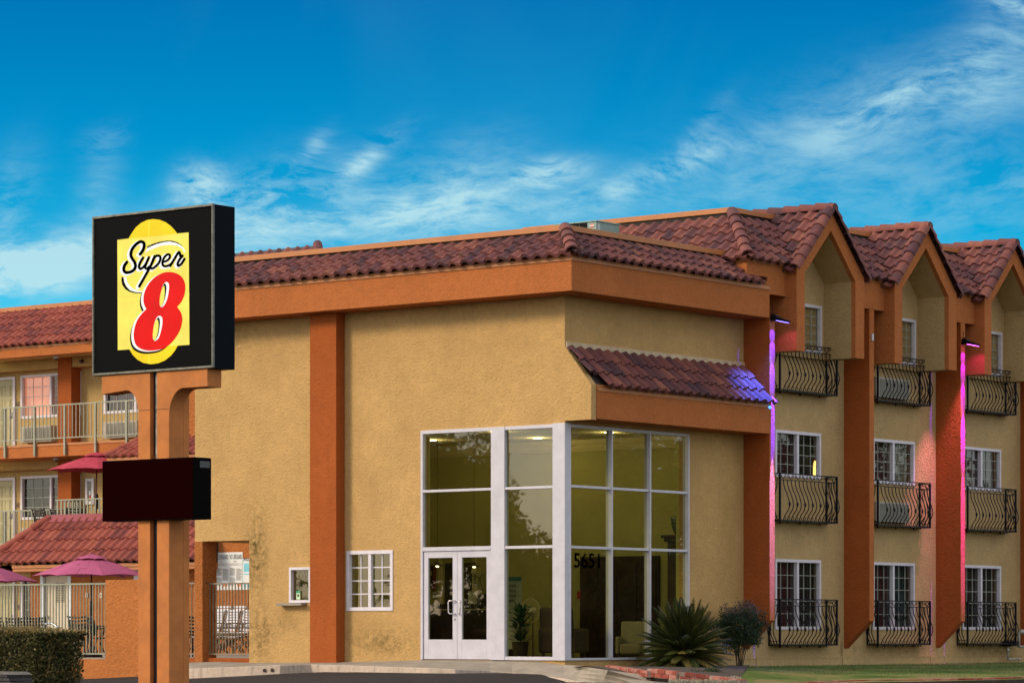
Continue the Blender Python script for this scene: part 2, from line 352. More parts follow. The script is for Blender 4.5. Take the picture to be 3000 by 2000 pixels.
# ------------------------------------------------------------------ roof tiles
TW = .295
def tile_slope(name, A, B, up, L, material, parent, clips=(), expo=.33, skip=None, label=None, thick=.040):
    """courses of S-shaped clay tiles from the eave A-B up along the unit vector 'up' for length L"""
    A, B, up = Vector(A), Vector(B), Vector(up).normalized()
    e = B - A; W_ = e.length; e.normalize(); nrm = e.cross(up).normalized()
    if nrm.z < 0: nrm = -nrm
    nx = max(1, round(W_ / TW)); tw = W_ / nx; ny = max(1, round(L / expo)); ex = L / ny
    flip = 1
    prof = []
    for k in range(13):
        t = k / 12
        h = .053 * math.sin(math.pi * t / .58) ** .85 if t < .58 else -.016 * math.sin(math.pi * (t - .58) / .42)
        prof.append((t, h))
    V, F, T = [], [], []
    for j in range(ny):
        for i in range(nx):
            if skip and skip(i, j, nx, ny): continue
            tint = min(1, max(0, random.gauss(.5, .30)))
            jit = U(-.012, .012); lift = U(0, .006)
            b0, b1 = j * ex - .035 + jit, (j + 1) * ex + .02
            n0 = len(V)
            for (bb, hh) in ((b0, -.0), (b0, thick + .012), (b1, 0.0)):
                for (t, h) in prof:
                    hz = h + hh + lift + .018 if not (bb == b0 and hh == 0) else h - .004 + lift
                    V.append(A + e * (i * tw + t * tw * 1.0) + up * bb + nrm * hz); T.append(tint)
            m = len(prof)
            for r in range(2):
                for k in range(m - 1):
                    a = n0 + r * m + k; F.append((a, a + 1, a + m + 1, a + m))
    me = bpy.data.meshes.new(name); me.from_pydata([tuple(v) for v in V], [], F)
    at = me.attributes.new('tint', 'FLOAT', 'POINT'); at.data.foreach_set('value', T)
    bm = bmesh.new(); bm.from_mesh(me)
    for (pt, no) in clips:
        bmesh.ops.bisect_plane(bm, geom=bm.verts[:] + bm.edges[:] + bm.faces[:], plane_co=Vector(pt), plane_no=Vector(no), clear_outer=True)
    bm.to_mesh(me); bm.free()
    o = obj(name, me, material, parent, smooth=False, label=label)
    for p in me.polygons: p.use_smooth = True
    try: me.set_sharp_from_angle(angle=math.radians(50))
    except Exception: pass
    return o
def caps(name, pts, r, material, parent, up=(0, 0, 1), step=.33, lift=.03):
    """overlapping barrel cap tiles along a line given low end first"""
    A, B = Vector(pts[0]), Vector(pts[1]); t = (B - A); L = t.length; t.normalize()
    upv = Vector(up); upv = (upv - t * upv.dot(t)).normalized(); sd_ = t.cross(upv)
    n = max(1, round(L / step)); st = L / n; V, F, T = [], [], []
    for i in range(n):
        tint = min(1, max(0, random.gauss(.55, .3)))
        n0 = len(V); K = 12
        s0, s1 = i * st - .03, (i + 1) * st + .03
        for (s_, rr, hh) in ((s0, r * 1.0 - .018, lift), (s0, r * 1.06, lift + .012), (s1, r * .88, lift - .01)):
            for k in range(K + 1):
                a = math.pi * (-.08 + 1.16 * k / K)
                V.append(A + t * s_ + sd_ * math.cos(a) * rr + upv * (math.sin(a) * rr * .95 + hh)); T.append(tint + .1 * math.sin(3 * a))
        for q in range(2):
            for k in range(K):
                a = n0 + q * (K + 1) + k; F.append((a, a + 1, a + K + 2, a + K + 1))
    # mortar plug at the top end
    n0 = len(V)
    for k in range(13):
        a = math.pi * k / 12; V.append(B + t * .02 + sd_ * math.cos(a) * r * .85 + upv * (math.sin(a) * r * .8 + lift)); T.append(.6)
    F.append(tuple(range(n0, n0 + 13)))
    me = bpy.data.meshes.new(name); me.from_pydata([tuple(v) for v in V], [], F)
    at = me.attributes.new('tint', 'FLOAT', 'POINT'); at.data.foreach_set('value', T)
    o = obj(name, me, material, parent)
    for p in me.polygons: p.use_smooth = True
    try: me.set_sharp_from_angle(angle=math.radians(50))
    except Exception: pass
    return o
# ------------------------------------------------------------------ windows
def window(par, F, a0, a1, z0, z1, cols, rows, rec=.05, fw=.065, backs=(None, None), glassm=None, bar=.011, name='window', label=None, curtains=True, proud=.02, screen=0):
    """a sliding window: frame (part), two panes, muntins, and curtains or dark sheets for the unlit room as its sub-parts"""
    mb = M(); am = (a0 + a1) / 2
    F.box(mb, a0, a1, -rec - .03, proud, z1 - fw, z1); F.box(mb, a0, a1, -rec - .03, proud, z0, z0 + fw)
    F.box(mb, a0, a0 + fw, -rec - .03, proud - .001, z0 + fw, z1 - fw); F.box(mb, a1 - fw, a1, -rec - .03, proud - .001, z0 + fw, z1 - fw)
    F.box(mb, am - .04, am + .035, -rec - .03, proud - .012, z0 + fw, z1 - fw)
    fr = obj(name, mb, white, par, bevel=.004, label=label)
    mu = M()
    for k, (p0, p1) in enumerate(((a0 + fw, am - .04), (am + .035, a1 - fw))):
        dd = -rec + (-.02 if k == screen else 0)
        g = M(); g.quad(F.p(p0, dd - .006, z0 + fw), F.p(p1, dd - .006, z0 + fw), F.p(p1, dd - .006, z1 - fw), F.p(p0, dd - .006, z1 - fw)); obj('pane', g, glassm or wgl, fr)
        for i in range(1, cols): a = p0 + (p1 - p0) * i / cols; F.box(mu, a - bar / 2, a + bar / 2, dd - .004, dd + .008, z0 + fw, z1 - fw)
        for j in range(1, rows): zz = z0 + fw + (z1 - z0 - 2 * fw) * j / rows; F.box(mu, p0, p1, dd - .003, dd + .006, zz - bar / 2, zz + bar / 2)
        if curtains:
            c = M(); nseg = 26
            for i in range(nseg):
                b0, b1 = p0 - .08 + (p1 - p0 + .16) * i / nseg, p0 - .08 + (p1 - p0 + .16) * (i + 1) / nseg
                w0, w1 = -.17 + .022 * math.sin(i * 1.1 + k), -.17 + .022 * math.sin((i + 1) * 1.1 + k)
                c.quad(F.p(b0, w0, z0 - .05), F.p(b1, w1, z0 - .05), F.p(b1, w1, z1 + .05), F.p(b0, w0, z1 + .05))
            obj('curtain', c, backs[k] or curt, fr, fix=False)  # pleated sheet
    obj('muntins', mu, munt if curtains else white, fr)
    return fr
# ================================================================== GROUND
def ss(t): t = min(1, max(0, t)); return t * t * (3 - 2 * t)
def gz(x, y):
    z_ = min(-.24 + .0423 * (x + 4.6) + .0643 * (y + 2), -.24)
    z_ = z_ - .28 * ss((x + .5) / 3) * ss((y + 9) / 3)
    return max(z_, -1.7)
def lin(a, b, n): return [a + (b - a) * i / n for i in range(n + 1)]
gx = [-3000, -600, -200, -90] + lin(-60, 50, 110) + [90, 200, 600, 3000]
gy = [-3000, -600, -200, -90] + lin(-60, 40, 100) + [90, 200, 600, 3000]
mb = M(); nx_ = len(gx)
for yy in gy:
    for xx in gx: mb.v.append((xx, yy, gz(xx, yy)))
for j in range(len(gy) - 1):
    for i in range(nx_ - 1):
        a = j * nx_ + i; mb.f.append((a, a + 1, a + nx_ + 1, a + nx_)); mb.mi.append(0)
structure(obj('road', mb, asphalt, smooth=True))
# concrete walk in front of the lobby, with its kerb; (px, py, z) of the kerb's top edge
KE = [(380, 1968, -.33), (470, 1963, -.27), (560, 1958.5, -.20), (650, 1955, -.17), (735, 1952, -.145), (820, 1948, -.115), (911, 1946, -.105), (1016, 1948.5, -.115), (1130, 1953, -.135), (1260, 1957, -.15),
      (1333, 1960.5, -.17), (1435, 1964, -.20), (1500, 1970, -.24), (1580, 1979, -.29), (1650, 1987, -.33), (1690, 1995, -.37), (1760, 2012, -.44), (1860, 2040, -.54), (1980, 2075, -.66), (2120, 2110, -.80), (2300, 2140, -.9)]
ke = [onZ(*k) for k in KE]
WB = [(380, 1946, 0), (470, 1942, 0), (560, 1938.5, 0), (640, 1937, 0), (735, 1940, 0), (820, 1939.5, 0), (911, 1938.5, 0), (1016, 1937.5, 0), (1130, 1935, 0), (1241, 1932, 0), (1333, 1932.5, 0), (1435, 1934, 0), (1500, 1935, 0), (1580, 1937, 0), (1652, 1946, 0)]
wb = [onY(a, b, c) for a, b, c in WB]
for p in wb[:9]: p.y += .03
ez = lambda px, py, z_: onZ(px, py, z_)
wb += [ez(1700, 1949, -.09), ez(1781, 1962, -.12), ez(1900, 1976, -.20), ez(1990, 1992, -.305), ez(2090, 2004, -.365), ez(2200, 2020, -.45)]
def extend(p, dy): q = Vector(p); q.y += dy; return q
mb = M()
for i in range(len(ke) - 1):
    a, b, c_, d_ = ke[i], ke[i + 1], wb[min(i + 1, len(wb) - 1)], wb[min(i, len(wb) - 1)]
    for k in range(4):
        t0, t1 = k / 4, (k + 1) / 4
        mb.quad(a.lerp(d_, t0), b.lerp(c_, t0), b.lerp(c_, t1), a.lerp(d_, t1))
structure(obj('pavement', mb, concrete, fix=False))
mb = M()
outw = []
for i, p in enumerate(ke):
    t = (ke[min(i + 1, len(ke) - 1)] - ke[max(i - 1, 0)]); t.z = 0; t.normalize(); nn = Vector((t.y, -t.x, 0)); outw.append(nn)
for i in range(len(ke) - 1):
    for (o0, h0, o1, h1) in ((-.14, .005, 0.0, .008), (0.0, .008, .015, -.004), (.015, -.004, .035, -.30)):
        mb.quad(ke[i] + outw[i] * o0 + Vector((0, 0, h0)), ke[i + 1] + outw[i + 1] * o0 + Vector((0, 0, h0)), ke[i + 1] + outw[i + 1] * o1 + Vector((0, 0, h1)), ke[i] + outw[i] * o1 + Vector((0, 0, h1)))
structure(obj('kerb', mb, kerbm, fix=False))
# two weep pipes through the kerb face
for k, tt in enumerate((.50, .76)):
    p = ke[4].lerp(ke[5], tt) + outw[4] * .022 + Vector((0, 0, -.085))
    q = M(); q.lathe([(.036, -.02), (.036, .05)], (p.x, p.y, p.z), 14, axis='y'); q.lathe([(.028, -.024), (.028, -.021)], (p.x, p.y, p.z), 14, axis='y', mi=1)
    tag(obj('drain_pipe', q, [mat('pipe_rust', (.10, .035, .025), .8), deck]), ['rust stained drain pipe end in the kerb face, left one of the pair', 'rust stained drain pipe end in the kerb face, right one of the pair'][k], 'drain pipe', 'drain pipe ends in the kerb')
# pool terrace behind the fence
mb = M(); mb.box(-60, -9.95, .25, 40, -.3, -.03); mb.box(-9.95, -8.3, .3, 40, -.3, -.034); structure(obj('pool_terrace', mb, concrete))
# lawn and planting bed by the guest wing
def lz(x, y): return -.17 - .05 * max(0, x) + .004 * (y - 8) - (.10 * ss((3.5 - y) / 4))
LA = []
edge_px = [(1781, 1964, -.14), (1850, 1971, -.18), (1906, 1977, -.2), (1990, 1986, -.26), (2080, 1994, -.31), (2160, 2003, -.37), (2280, 2010, -.41), (2400, 2002, -.37), (2520, 1998, -.35), (2700, 1995, -.345), (2850, 1992, -.34), (3000, 1988, -.33), (3120, 1984, -.33)]
edge = [onZ(*p) for p in edge_px]
mb = M()
def wallpt(p):
    y = max(.02, p.y + 3.4) if p.y < 16 else p.y + 3
    return y
ys_w = lin(.05, 22.5, len(edge) - 1)
for i in range(len(edge) - 1):
    for k in range(8):
        t0, t1 = k / 8, (k + 1) / 8
        a, b = edge[i], edge[i + 1]; c_, d_ = Vector((.0, ys_w[i + 1], -.17)), Vector((.0, ys_w[i], -.17))
        def bump(v, t): v = v.copy(); v.z += .03 * math.sin(t * math.pi); return v
        mb.quad(bump(a.lerp(d_, t0), t0), bump(b.lerp(c_, t0), t0), bump(b.lerp(c_, t1), t1), bump(a.lerp(d_, t1), t1))
grassg = mat('lawn_turf', (.060, .075, .022), .95, var=.5, scale=2.2, bump=.8, bscale=60, spec=.1)
def lawn_mat():
    t = NT(grassg.node_tree); b = grassg.node_tree.nodes['Principled BSDF']; pos = t.node('ShaderNodeNewGeometry').outputs['Position']
    n = t.noise(pos, .55, 4, .6, .3); n2 = t.noise(pos, 7, 4, .6)
    c = t.ramp(t.m('ADD', t.m('MULTIPLY', n, .75), t.m('MULTIPLY', n2, .25)), [(.38, (.035, .065, .012)), (.50, (.10, .14, .030)), (.58, (.22, .17, .075)), (.66, (.10, .14, .032))])
    t.put(b.inputs['Base Color'], c)
lawn_mat()
structure(obj('lawn', mb, grassg, smooth=True, fix=False))
LAWN = mb
sk = M()
for a, b in zip(edge, edge[1:]): sk.quad(a, b, b + Vector((.05, -.05, -.7)), a + Vector((.05, -.05, -.7)))
structure(obj('soil_bank', sk, soil, fix=False))
mb = M()
for i in range(5):
    a, b = edge[i], edge[i + 1]; c_, d_ = Vector((.0, [.05, 1.2, 2.6, 4.2, 5.6, 6.4][i + 1], -.15)), Vector((.0, [.05, 1.2, 2.6, 4.2, 5.6][i], -.15))
    for k in range(6):
        t0, t1 = k / 6, (k + 1) / 6; zz = lambda v, t: v + Vector((0, 0, .012 + .05 * math.sin(t * math.pi)))
        mb.quad(zz(a.lerp(d_, t0), t0), zz(b.lerp(c_, t0), t0), zz(b.lerp(c_, t1), t1), zz(a.lerp(d_, t1), t1))
structure(obj('planting_bed', mb, soil, smooth=True, fix=False))
# grass blades
gb = M(); gtris = [(q[0], q[1], q[2], q[3]) for q in LAWN.f]
for i in range(26000):
    q = random.choice(gtris); s_, t_ = rnd(), rnd()
    a, b, c_, d_ = (Vector(LAWN.v[k]) for k in q)
    p = a.lerp(b, s_).lerp(d_.lerp(c_, s_), t_)
    if p.y < 3.6 or p.x < .03: continue
    h = U(.02, .05); an = U(0, 6.3); dx, dy = math.cos(an) * .004, math.sin(an) * .004; l_ = U(-.02, .02), U(-.02, .02)
    gb.quad((p.x - dx, p.y - dy, p.z), (p.x + dx, p.y + dy, p.z), (p.x + l_[0], p.y + l_[1], p.z + h))
tag(obj('grass', gb, [mat('grass_blade', (.11, .17, .036), .8, var=.5, scale=1.2)], fix=False), 'short patchy green lawn grass along the foot of the guest wing', 'grass', kind='stuff')
# ================================================================== LOBBY BUILDING
Y0, X0 = Face('y', 0.), Face('x', 0.)
lob = thing('lobby_building', 'tan stucco motel lobby with orange roof band, clay tiles and tall glazed corner', 'building', (-4, 3, 0))
mb = M()
Y0.wall(mb, -9.83, 0, -.3, 7.05, .22, holes=[(-9.84, -8.27, -.31, 2.46), (-7.14, -6.2, 1.15, 1.88), (-5.57, -4.334, .976, 2.196), (-3.593, -.0, .0, 4.56), (-3.593, 0, -.31, 0)])
obj('front_wall', mb, tan, lob)
mb = M()
Y0.box(mb, -3.593, 0, -.22, -.005, -.3, -.005); obj('front_plinth', mb, tan, lob)
mb = M()
X0.wall(mb, 0.221, 6.135, -.4, 7.05, .22, holes=[(.2, 4.122, 0, 4.56)])
obj('side_wall', mb, tan, lob)
mb = M()   # walls not facing the street, passage soffit
mb.box(-9.83, -.22, 5.22, 5.28, 2.7, 7.05); mb.box(-8.27, -.22, 5.22, 5.28, -.2, 2.7); mb.box(-9.83, -9.63, .22, 5.22, 2.62, 7.05); mb.box(-8.27, -8.07, .225, 5.22, -.2, 2.62)
mb.box(-9.829, -8.07, .225, 5.21, 2.46, 2.62)
obj('back_wall', mb, tan, lob)
mb = M(); mb.box(-9.829, -9.60, -.012, .42, -.3, 2.458); obj('passage_column', mb, wallorange, lob)
mb = M(); mb.box(-9.829, -8.27, 5.0, 5.2, 2.42, 2.6); obj('passage_beam', mb, orange, lob)
# wing that closes the small awning
mb = M(); mb.prism([(0.001, 4.617), (.632, 4.617), (.632, 5.29), (0.001, 6.05)], lambda a, b, c: (a, c, b), 0.0, .16); obj('awning_end_wall', mb, tan, lob)
# parapet band
def band(name, z0, z1, mat_, out, xl=-10.6, y_end=6.13, inn=.25):
    mb = M()
    mb.box(xl, out, -out, inn, z0, z1)
    mb.box(-.25, out, inn, y_end, z0, z1)
    return obj(name, mb, mat_, lob)
band('parapet_band', 7.03, 7.60, orange, .65)
band('band_trim', 7.602, 7.68, trim, .672)
band('eave_infill', 7.682, 7.76, orange, .655)
mb = M(); mb.prism([(-.66, 7.74), (-.03, 8.13), (-.03, 7.7), (-.66, 7.7)], lambda a, b, c: (c, a, b), -10.55, .03)
mb.prism([(.66, 7.74), (.03, 8.13), (.03, 7.7), (.66, 7.7)], lambda a, b, c: (a, c, b), -.03, 5.9)
obj('roof_deck', mb, deck, lob)
rise = Vector((0, 1.16, .62)).normalized(); LL = Vector((0, 1.16, .62)).length
hipn = Vector((1, 1, 0)).normalized()
tile_slope('tile_roof_front', (-10.6, -.74, 7.70), (.74, -.74, 7.70), (0, .72, .50), .86, tiles_a, lob, clips=[((.74, -.74, 0), (1, 1, 0))], expo=.31)
tile_slope('tile_roof_side', (.74, -.74, 7.70), (.74, 5.78, 7.70), (-.72, 0, .50), .86, tiles_a, lob, clips=[((.74, -.74, 0), (-1, -1, 0))], expo=.31)
caps('hip_cap', [(.71, -.71, 7.76), (.03, -.03, 8.33)], .13, tiles_a, lob, step=.30, lift=.0)
mb = M()
mb.box(-10.6, .02, -.07, .03, 8.275, 8.385); mb.box(-.03, .07, -.068, 5.45, 8.276, 8.384)
obj('parapet_coping', mb, trim, lob, bevel=.006)
mb = M(); mb.box(-10.5, .0, -.02, .04, 7.9, 8.273); mb.box(-.04, .02, .041, 5.4, 7.9, 8.274); obj('coping_backing', mb, deck, lob)
mb = M(); mb.box(-10.5, -.05, .05, 5.9, 8.12, 8.2); mb.box(-10.5, -.3, .2, 5.2, 7.0, 7.02); obj('flat_roof', mb, flat, lob)
# awning over the glazing
mb = M(); mb.box(0.002, .65, .162, 6.13, 4.64, 5.17); obj('awning_band', mb, orange, lob)
mb = M(); mb.box(0.002, .668, .162, 6.13, 5.172, 5.245); mb.box(.3, .655, .162, 6.13, 5.247, 5.30); obj('awning_trim', mb, trim, lob)
mb = M(); mb.prism([(.64, 5.25), (0.01, 5.98), (0.01, 5.25)], lambda a, b, c: (a, c, b), .17, 6.12); obj('awning_deck', mb, deck, lob)
au = Vector((-.70, 0, .76))
tile_slope('awning_tiles', (.73, .04, 5.27), (.73, 6.20, 5.27), au, au.length - .02, tiles_a, lob, expo=.34, skip=lambda i, j, nx, ny: i == 0 and j == 0)
mb = M(); mb.box(.002, .035, .02, 6.2, 6.03, 6.14); obj('wall_flashing', mb, mat('cream_flashing', (.50, .38, .22), .6, var=.15), lob)
mb = M(); mb.prism([(.03, 6.045), (.10, 5.99), (.10, 5.975), (.03, 6.02)], lambda a, b, c: (a, c, b), .03, 6.19)
obj('metal_flashing', mb, mat('maroon_flashing', (.13, .06, .06), .5, var=.3), lob)
# rust pillar on the front
xr_ = onY(1010, 1500, 0).x; pd = .05
while onY(985, 1500, -pd).x < xr_: pd += .005
mb = M(); mb.box(onY(908, 1500, -pd).x, xr_, -pd, 0.0, -.3, 7.03); obj('pillar', mb, rust, lob)
# service window and its stone ledge
fr = window(lob, Y0, -7.14, -6.0, 1.15, 1.88, 1, 1, rec=.04, fw=.055, curtains=False, glassm=ggl, label='small service window half hidden by the pillar')
mb = M(); Y0.box(mb, -7.36, -6.66, 0.0, .17, 1.09, 1.145); obj('ledge', mb, concrete, fr, bevel=.006)
mb = M(); Y0.box(mb, -6.985, -6.875, -.037, -.036, 1.22, 1.40, 0); Y0.box(mb, -6.985, -6.875, -.0355, -.034, 1.355, 1.40, 1); Y0.box(mb, -6.955, -6.905, -.0355, -.034, 1.28, 1.32, 2)
obj('sticker', mb, [mat('pale_green_sticker', (.45, .62, .38), .6), mat('green_sticker', (.02, .30, .13), .6), deck], fr)
fr = window(lob, Y0, -5.57, -4.334, .976, 2.196, 2, 4, rec=.05, fw=.075, curtains=False, glassm=ggl, bar=.022, label='white framed sliding window with grid beside the doors')
# storefront glazing
sf = M()
def bar_y(a0, a1, z0, z1, d=.035): Y0.box(sf, a0, a1, -.08, d, z0, z1)
bar_y(-3.593, -3.535, .0, 4.56); bar_y(-1.81, -1.79, 0, 2.2); bar_y(-1.79, -1.45, 0, 4.56, .045)
bar_y(-3.535, -1.79, 4.49, 4.56); bar_y(-1.45, -.245, 4.49, 4.56); bar_y(-3.535, -1.79, 3.325, 3.375); bar_y(-1.45, -.245, 3.325, 3.375)
bar_y(-3.535, -1.79, 2.155, 2.235); bar_y(-1.45, -.245, 2.17, 2.225); bar_y(-1.45, -.245, -.0, .07)
Y0.box(sf, -.265, -.0, -.10, .05, .0, 4.575)
sfo = obj('front_glazing_frame', sf, whitep, lob, bevel=.005)
g = M()
for (a0, a1) in ((-3.535, -1.79), (-1.45, -.265)):
    for (z0, z1) in ((3.375, 4.49), (2.235, 3.325)): g.quad(Y0.p(a0, -.03, z0), Y0.p(a1, -.03, z0), Y0.p(a1, -.03, z1), Y0.p(a0, -.03, z1))
g.quad(Y0.p(-1.45, -.03, .07), Y0.p(-.265, -.03, .07), Y0.p(-.265, -.03, 2.17), Y0.p(-1.45, -.03, 2.17))
obj('glass_panes', g, ggl, sfo)
sf = M()
def bar_x(a0, a1, z0, z1, d=.03, d0=-.10): X0.box(sf, a0, a1, d0, d, z0, z1)
bar_x(-.049, .155, -.0, 4.574, .035); bar_x(.155, 4.14, 4.50, 4.56); bar_x(.155, 4.14, 0, .045, .035)
for a in (1.475, 2.765, 4.10): bar_x(a - .022, a + .022, .045, 4.5, .05, -.09)
for (a0, a1) in ((.155, 1.453), (1.497, 2.743), (2.787, 4.078)):
    for zz in (2.165, 3.34): bar_x(a0, a1, zz, zz + .05, .028)
sfo2 = obj('side_glazing_frame', sf, whitep, lob, bevel=.004)
g = M()
for (a0, a1) in ((.155, 1.453), (1.497, 2.743), (2.787, 4.078)):
    for (z0, z1) in ((.045, 2.165), (2.215, 3.34), (3.39, 4.5)): g.quad(X0.p(a0, -.03, z0), X0.p(a1, -.03, z0), X0.p(a1, -.03, z1), X0.p(a0, -.03, z1))
obj('glass_panes', g, ggl, sfo2)
me = text_mesh('5651', .40, lambda x, y, z_: (-.022, .30 + x, 1.80 + z_), .003, bold=.005, sx=1.18)
obj('house_number', me, mat('black_vinyl', (.01, .01, .012), .4), sfo2)
# entrance doors
for k, (a0, a1) in enumerate(((-3.53, -2.672), (-2.666, -1.812))):
    dm = M(); st = .115
    Y0.box(dm, a0, a0 + st, -.045, .008, .01, 2.15); Y0.box(dm, a1 - st, a1, -.045, .008, .01, 2.15)
    Y0.box(dm, a0 + st, a1 - st, -.045, .006, .01, .40); Y0.box(dm, a0 + st, a1 - st, -.045, .006, 2.02, 2.15)
    dr = obj('door', dm, whitep, lob, bevel=.004, label=['left leaf of the white glazed double door', 'right leaf of the white glazed double door'][k])
    g = M(); g.quad(Y0.p(a0 + st, -.02, .40), Y0.p(a1 - st, -.02, .40), Y0.p(a1 - st, -.02, 2.02), Y0.p(a0 + st, -.02, 2.02)); obj('door_glass', g, ggl, dr)
    h = M(); ha = a1 - .05 if k == 0 else a0 + .05; hb = ha - (.12 if k == 0 else -.02)
    h.tube([Y0.p(ha, .0, 1.17), Y0.p(ha, .06, 1.17), Y0.p(ha - (.09 if k == 0 else -.05), .08, 1.165), Y0.p(ha - (.115 if k == 0 else -.075), .08, 1.14), Y0.p(ha - (.115 if k == 0 else -.075), .08, .94), Y0.p(ha - (.09 if k == 0 else -.05), .08, .915), Y0.p(ha, .06, .91), Y0.p(ha, 0, .91)], .013, 8)
    obj('door_handle', h, mat('satin_aluminium', (.62, .58, .58), .3, .6), dr, smooth=True)
    if k == 0:
        h = M(); h.lathe([(.0, -.02), (.02, -.018), (.02, 0)], Y0.p(a1 - .055, .0, .80), 14, axis='y'); obj('lock', h, steel, dr)
# ------------------------------------------------------------------ lobby room
inwall = mat('lobby_yellow_wall', (.48, .43, .15), .85, var=.06, scale=2)
incream = mat('lobby_cream_moulding', (.66, .56, .26), .7, var=.05)
darkwood = mat('dark_brown_wood', (.045, .022, .012), .4, var=.4, scale=5)
mb = M()
mb.box(-7.9, -.30, 5.0, 5.2, 0, 4.6); mb.box(-8.05, -7.9, .3, 5.0, 0, 4.6)
mb.box(-8.05, -3.62, .232, .30, 2.25, 4.6); mb.box(-5.85, -5.6, .232, .30, 0, 2.25); mb.box(-4.3, -3.62, .232, .30, 0, 2.25); mb.box(-5.6, -4.3, .232, .30, 0, .95)
mb.box(-.32, -.232, 4.16, 5.0, 0, 4.6)
obj('inner_wall', mb, inwall, lob)
mb = M(); mb.box(-8.0, -.24, .24, 5.0, 4.6, 4.66); obj('ceiling', mb, mat('lobby_ceiling', (.66, .56, .28), .9), lob)
mb = M()
for (s_, z0, z1) in ((.05, 4.36, 4.41), (.10, 4.41, 4.5), (.17, 4.5, 4.6)):
    mb.box(-7.9, -.33, 5.0 - s_, 5.0, z0, z1); mb.box(-7.9, -7.9 + s_, .3, 4.82, z0, z1)
obj('crown_moulding', mb, incream, lob)
mb = M(); mb.box(-8.0, -.24, .225, 5.0, -.05, 0.0); obj('lobby_floor', mb, mat('lobby_tile_floor', (.30, .22, .13), .35, var=.15), lob)
# door openings in the back wall of the lobby
def yb(px): return onY(px, 1700, 5.0).x
mb = M()
for (a, b, zt) in ((yb(1305), yb(1342), 2.05), (yb(1362), yb(1383), 2.05)):
    mb.box(a, b, 4.975, 4.995, 0, zt)
obj('back_doorway', mb, mat('brown_door', (.06, .045, .022), .6, var=.3), lob)
mb = M(); a, b = yb(1298), yb(1388)
mb.box(a - .09, a, 4.94, 4.998, 0, 2.18); mb.box(b, b + .09, 4.94, 4.998, 0, 2.18); mb.box(a - .09, b + .09, 4.935, 4.997, 2.18, 2.28); obj('doorway_casing', mb, incream, lob)
# big dark double door / panelling seen through the side glass
mb = M(); a, b = yb(1705), yb(1935)
mb.box(a, b, 4.93, 4.99, 0, 2.13)
for i in range(4):
    q0, q1 = a + (b - a) * i / 4 + .05, a + (b - a) * (i + 1) / 4 - .05
    for (z0, z1) in ((.15, .9), (1.0, 1.98)): mb.box(q0, q1, 4.905, 4.929, z0, z1)
obj('panelled_door', mb, darkwood, lob)
# lamps of the lobby: recessed ceiling lights that really light it
lampm = mat('lamp_glow', (1, .95, .8), .5, emit=(1, .86, .55), es=9)
for k, (x_, y_) in enumerate(((-2.9, 1.5), (-1.3, 3.2), (-3.6, 3.8), (-5.8, 3.0))):
    q = M(); q.lathe([(.09, -.012), (.10, 0)], (x_, y_, 4.598), 18)
    fo = tag(obj('ceiling_light', q, lampm), ['recessed light in the lobby ceiling above the front doors', 'recessed light in the lobby ceiling seen through the side glass', 'recessed light in the middle of the lobby ceiling', 'recessed light in the lobby ceiling farthest from the corner'][k], 'ceiling light', 'recessed lights in the lobby ceiling')
    ld = bpy.data.lights.new('ceiling_lamp', 'POINT'); ld.energy = 9; ld.color = (1, .84, .50); ld.shadow_soft_size = .12
    lo = bpy.data.objects.new('ceiling_lamp', ld); COL.objects.link(lo); lo.location = (0, 0, 0); lo.parent = fo; lo.location = (x_, y_, 4.45)
# ================================================================== GUEST WING
BAY = 3.886
gw = thing('guest_wing', 'three storey guest wing with gabled bays, rust fins and black iron balconies', 'building', (-3, 14, 0))
NB = 5
holes = []
for k in range(NB):
    s = k * BAY
    holes += [(7.31 + s, 9.09 + s, .60, 2.09), (7.31 + s, 9.09 + s, 3.82, 4.81)]
mb = M(); X0.wall(mb, 6.135, 27, -.5, 8.1, .16, holes=holes)
mb.box(-9, -.16, 27, 27.2, -.5, 8.1); mb.box(-9.2, -9, 6.1, 27.2, -.5, 8.1); mb.box(-9, -.16, 5.95, 6.1, 7.02, 8.1)
obj('wall', mb, tan2, gw)
mb = M(); X0.box(mb, 4.15, 27, .002, .030, -.5, .0); obj('base_course', mb, tan2, gw)
Xr = Face('x', .10)
blind = mat('beige_blind', (.20, .17, .12), .8, var=.15); dim = mat('dim_teal_room', (.030, .050, .050), .9, var=.6, scale=2.5); no_spec(blind); no_spec(dim)
VAR = [((curt, darkroom), (curt, darkroom), (darkroom, darkroom)), ((curt, dim), (curt, blind), (curt, darkroom)), ((darkroom, darkroom), (curt, darkroom), (curt, dim)), ((curt, blind), (blind, curt), (curt, curt)), ((curt, curt), (darkroom, curt), (curt, blind))]
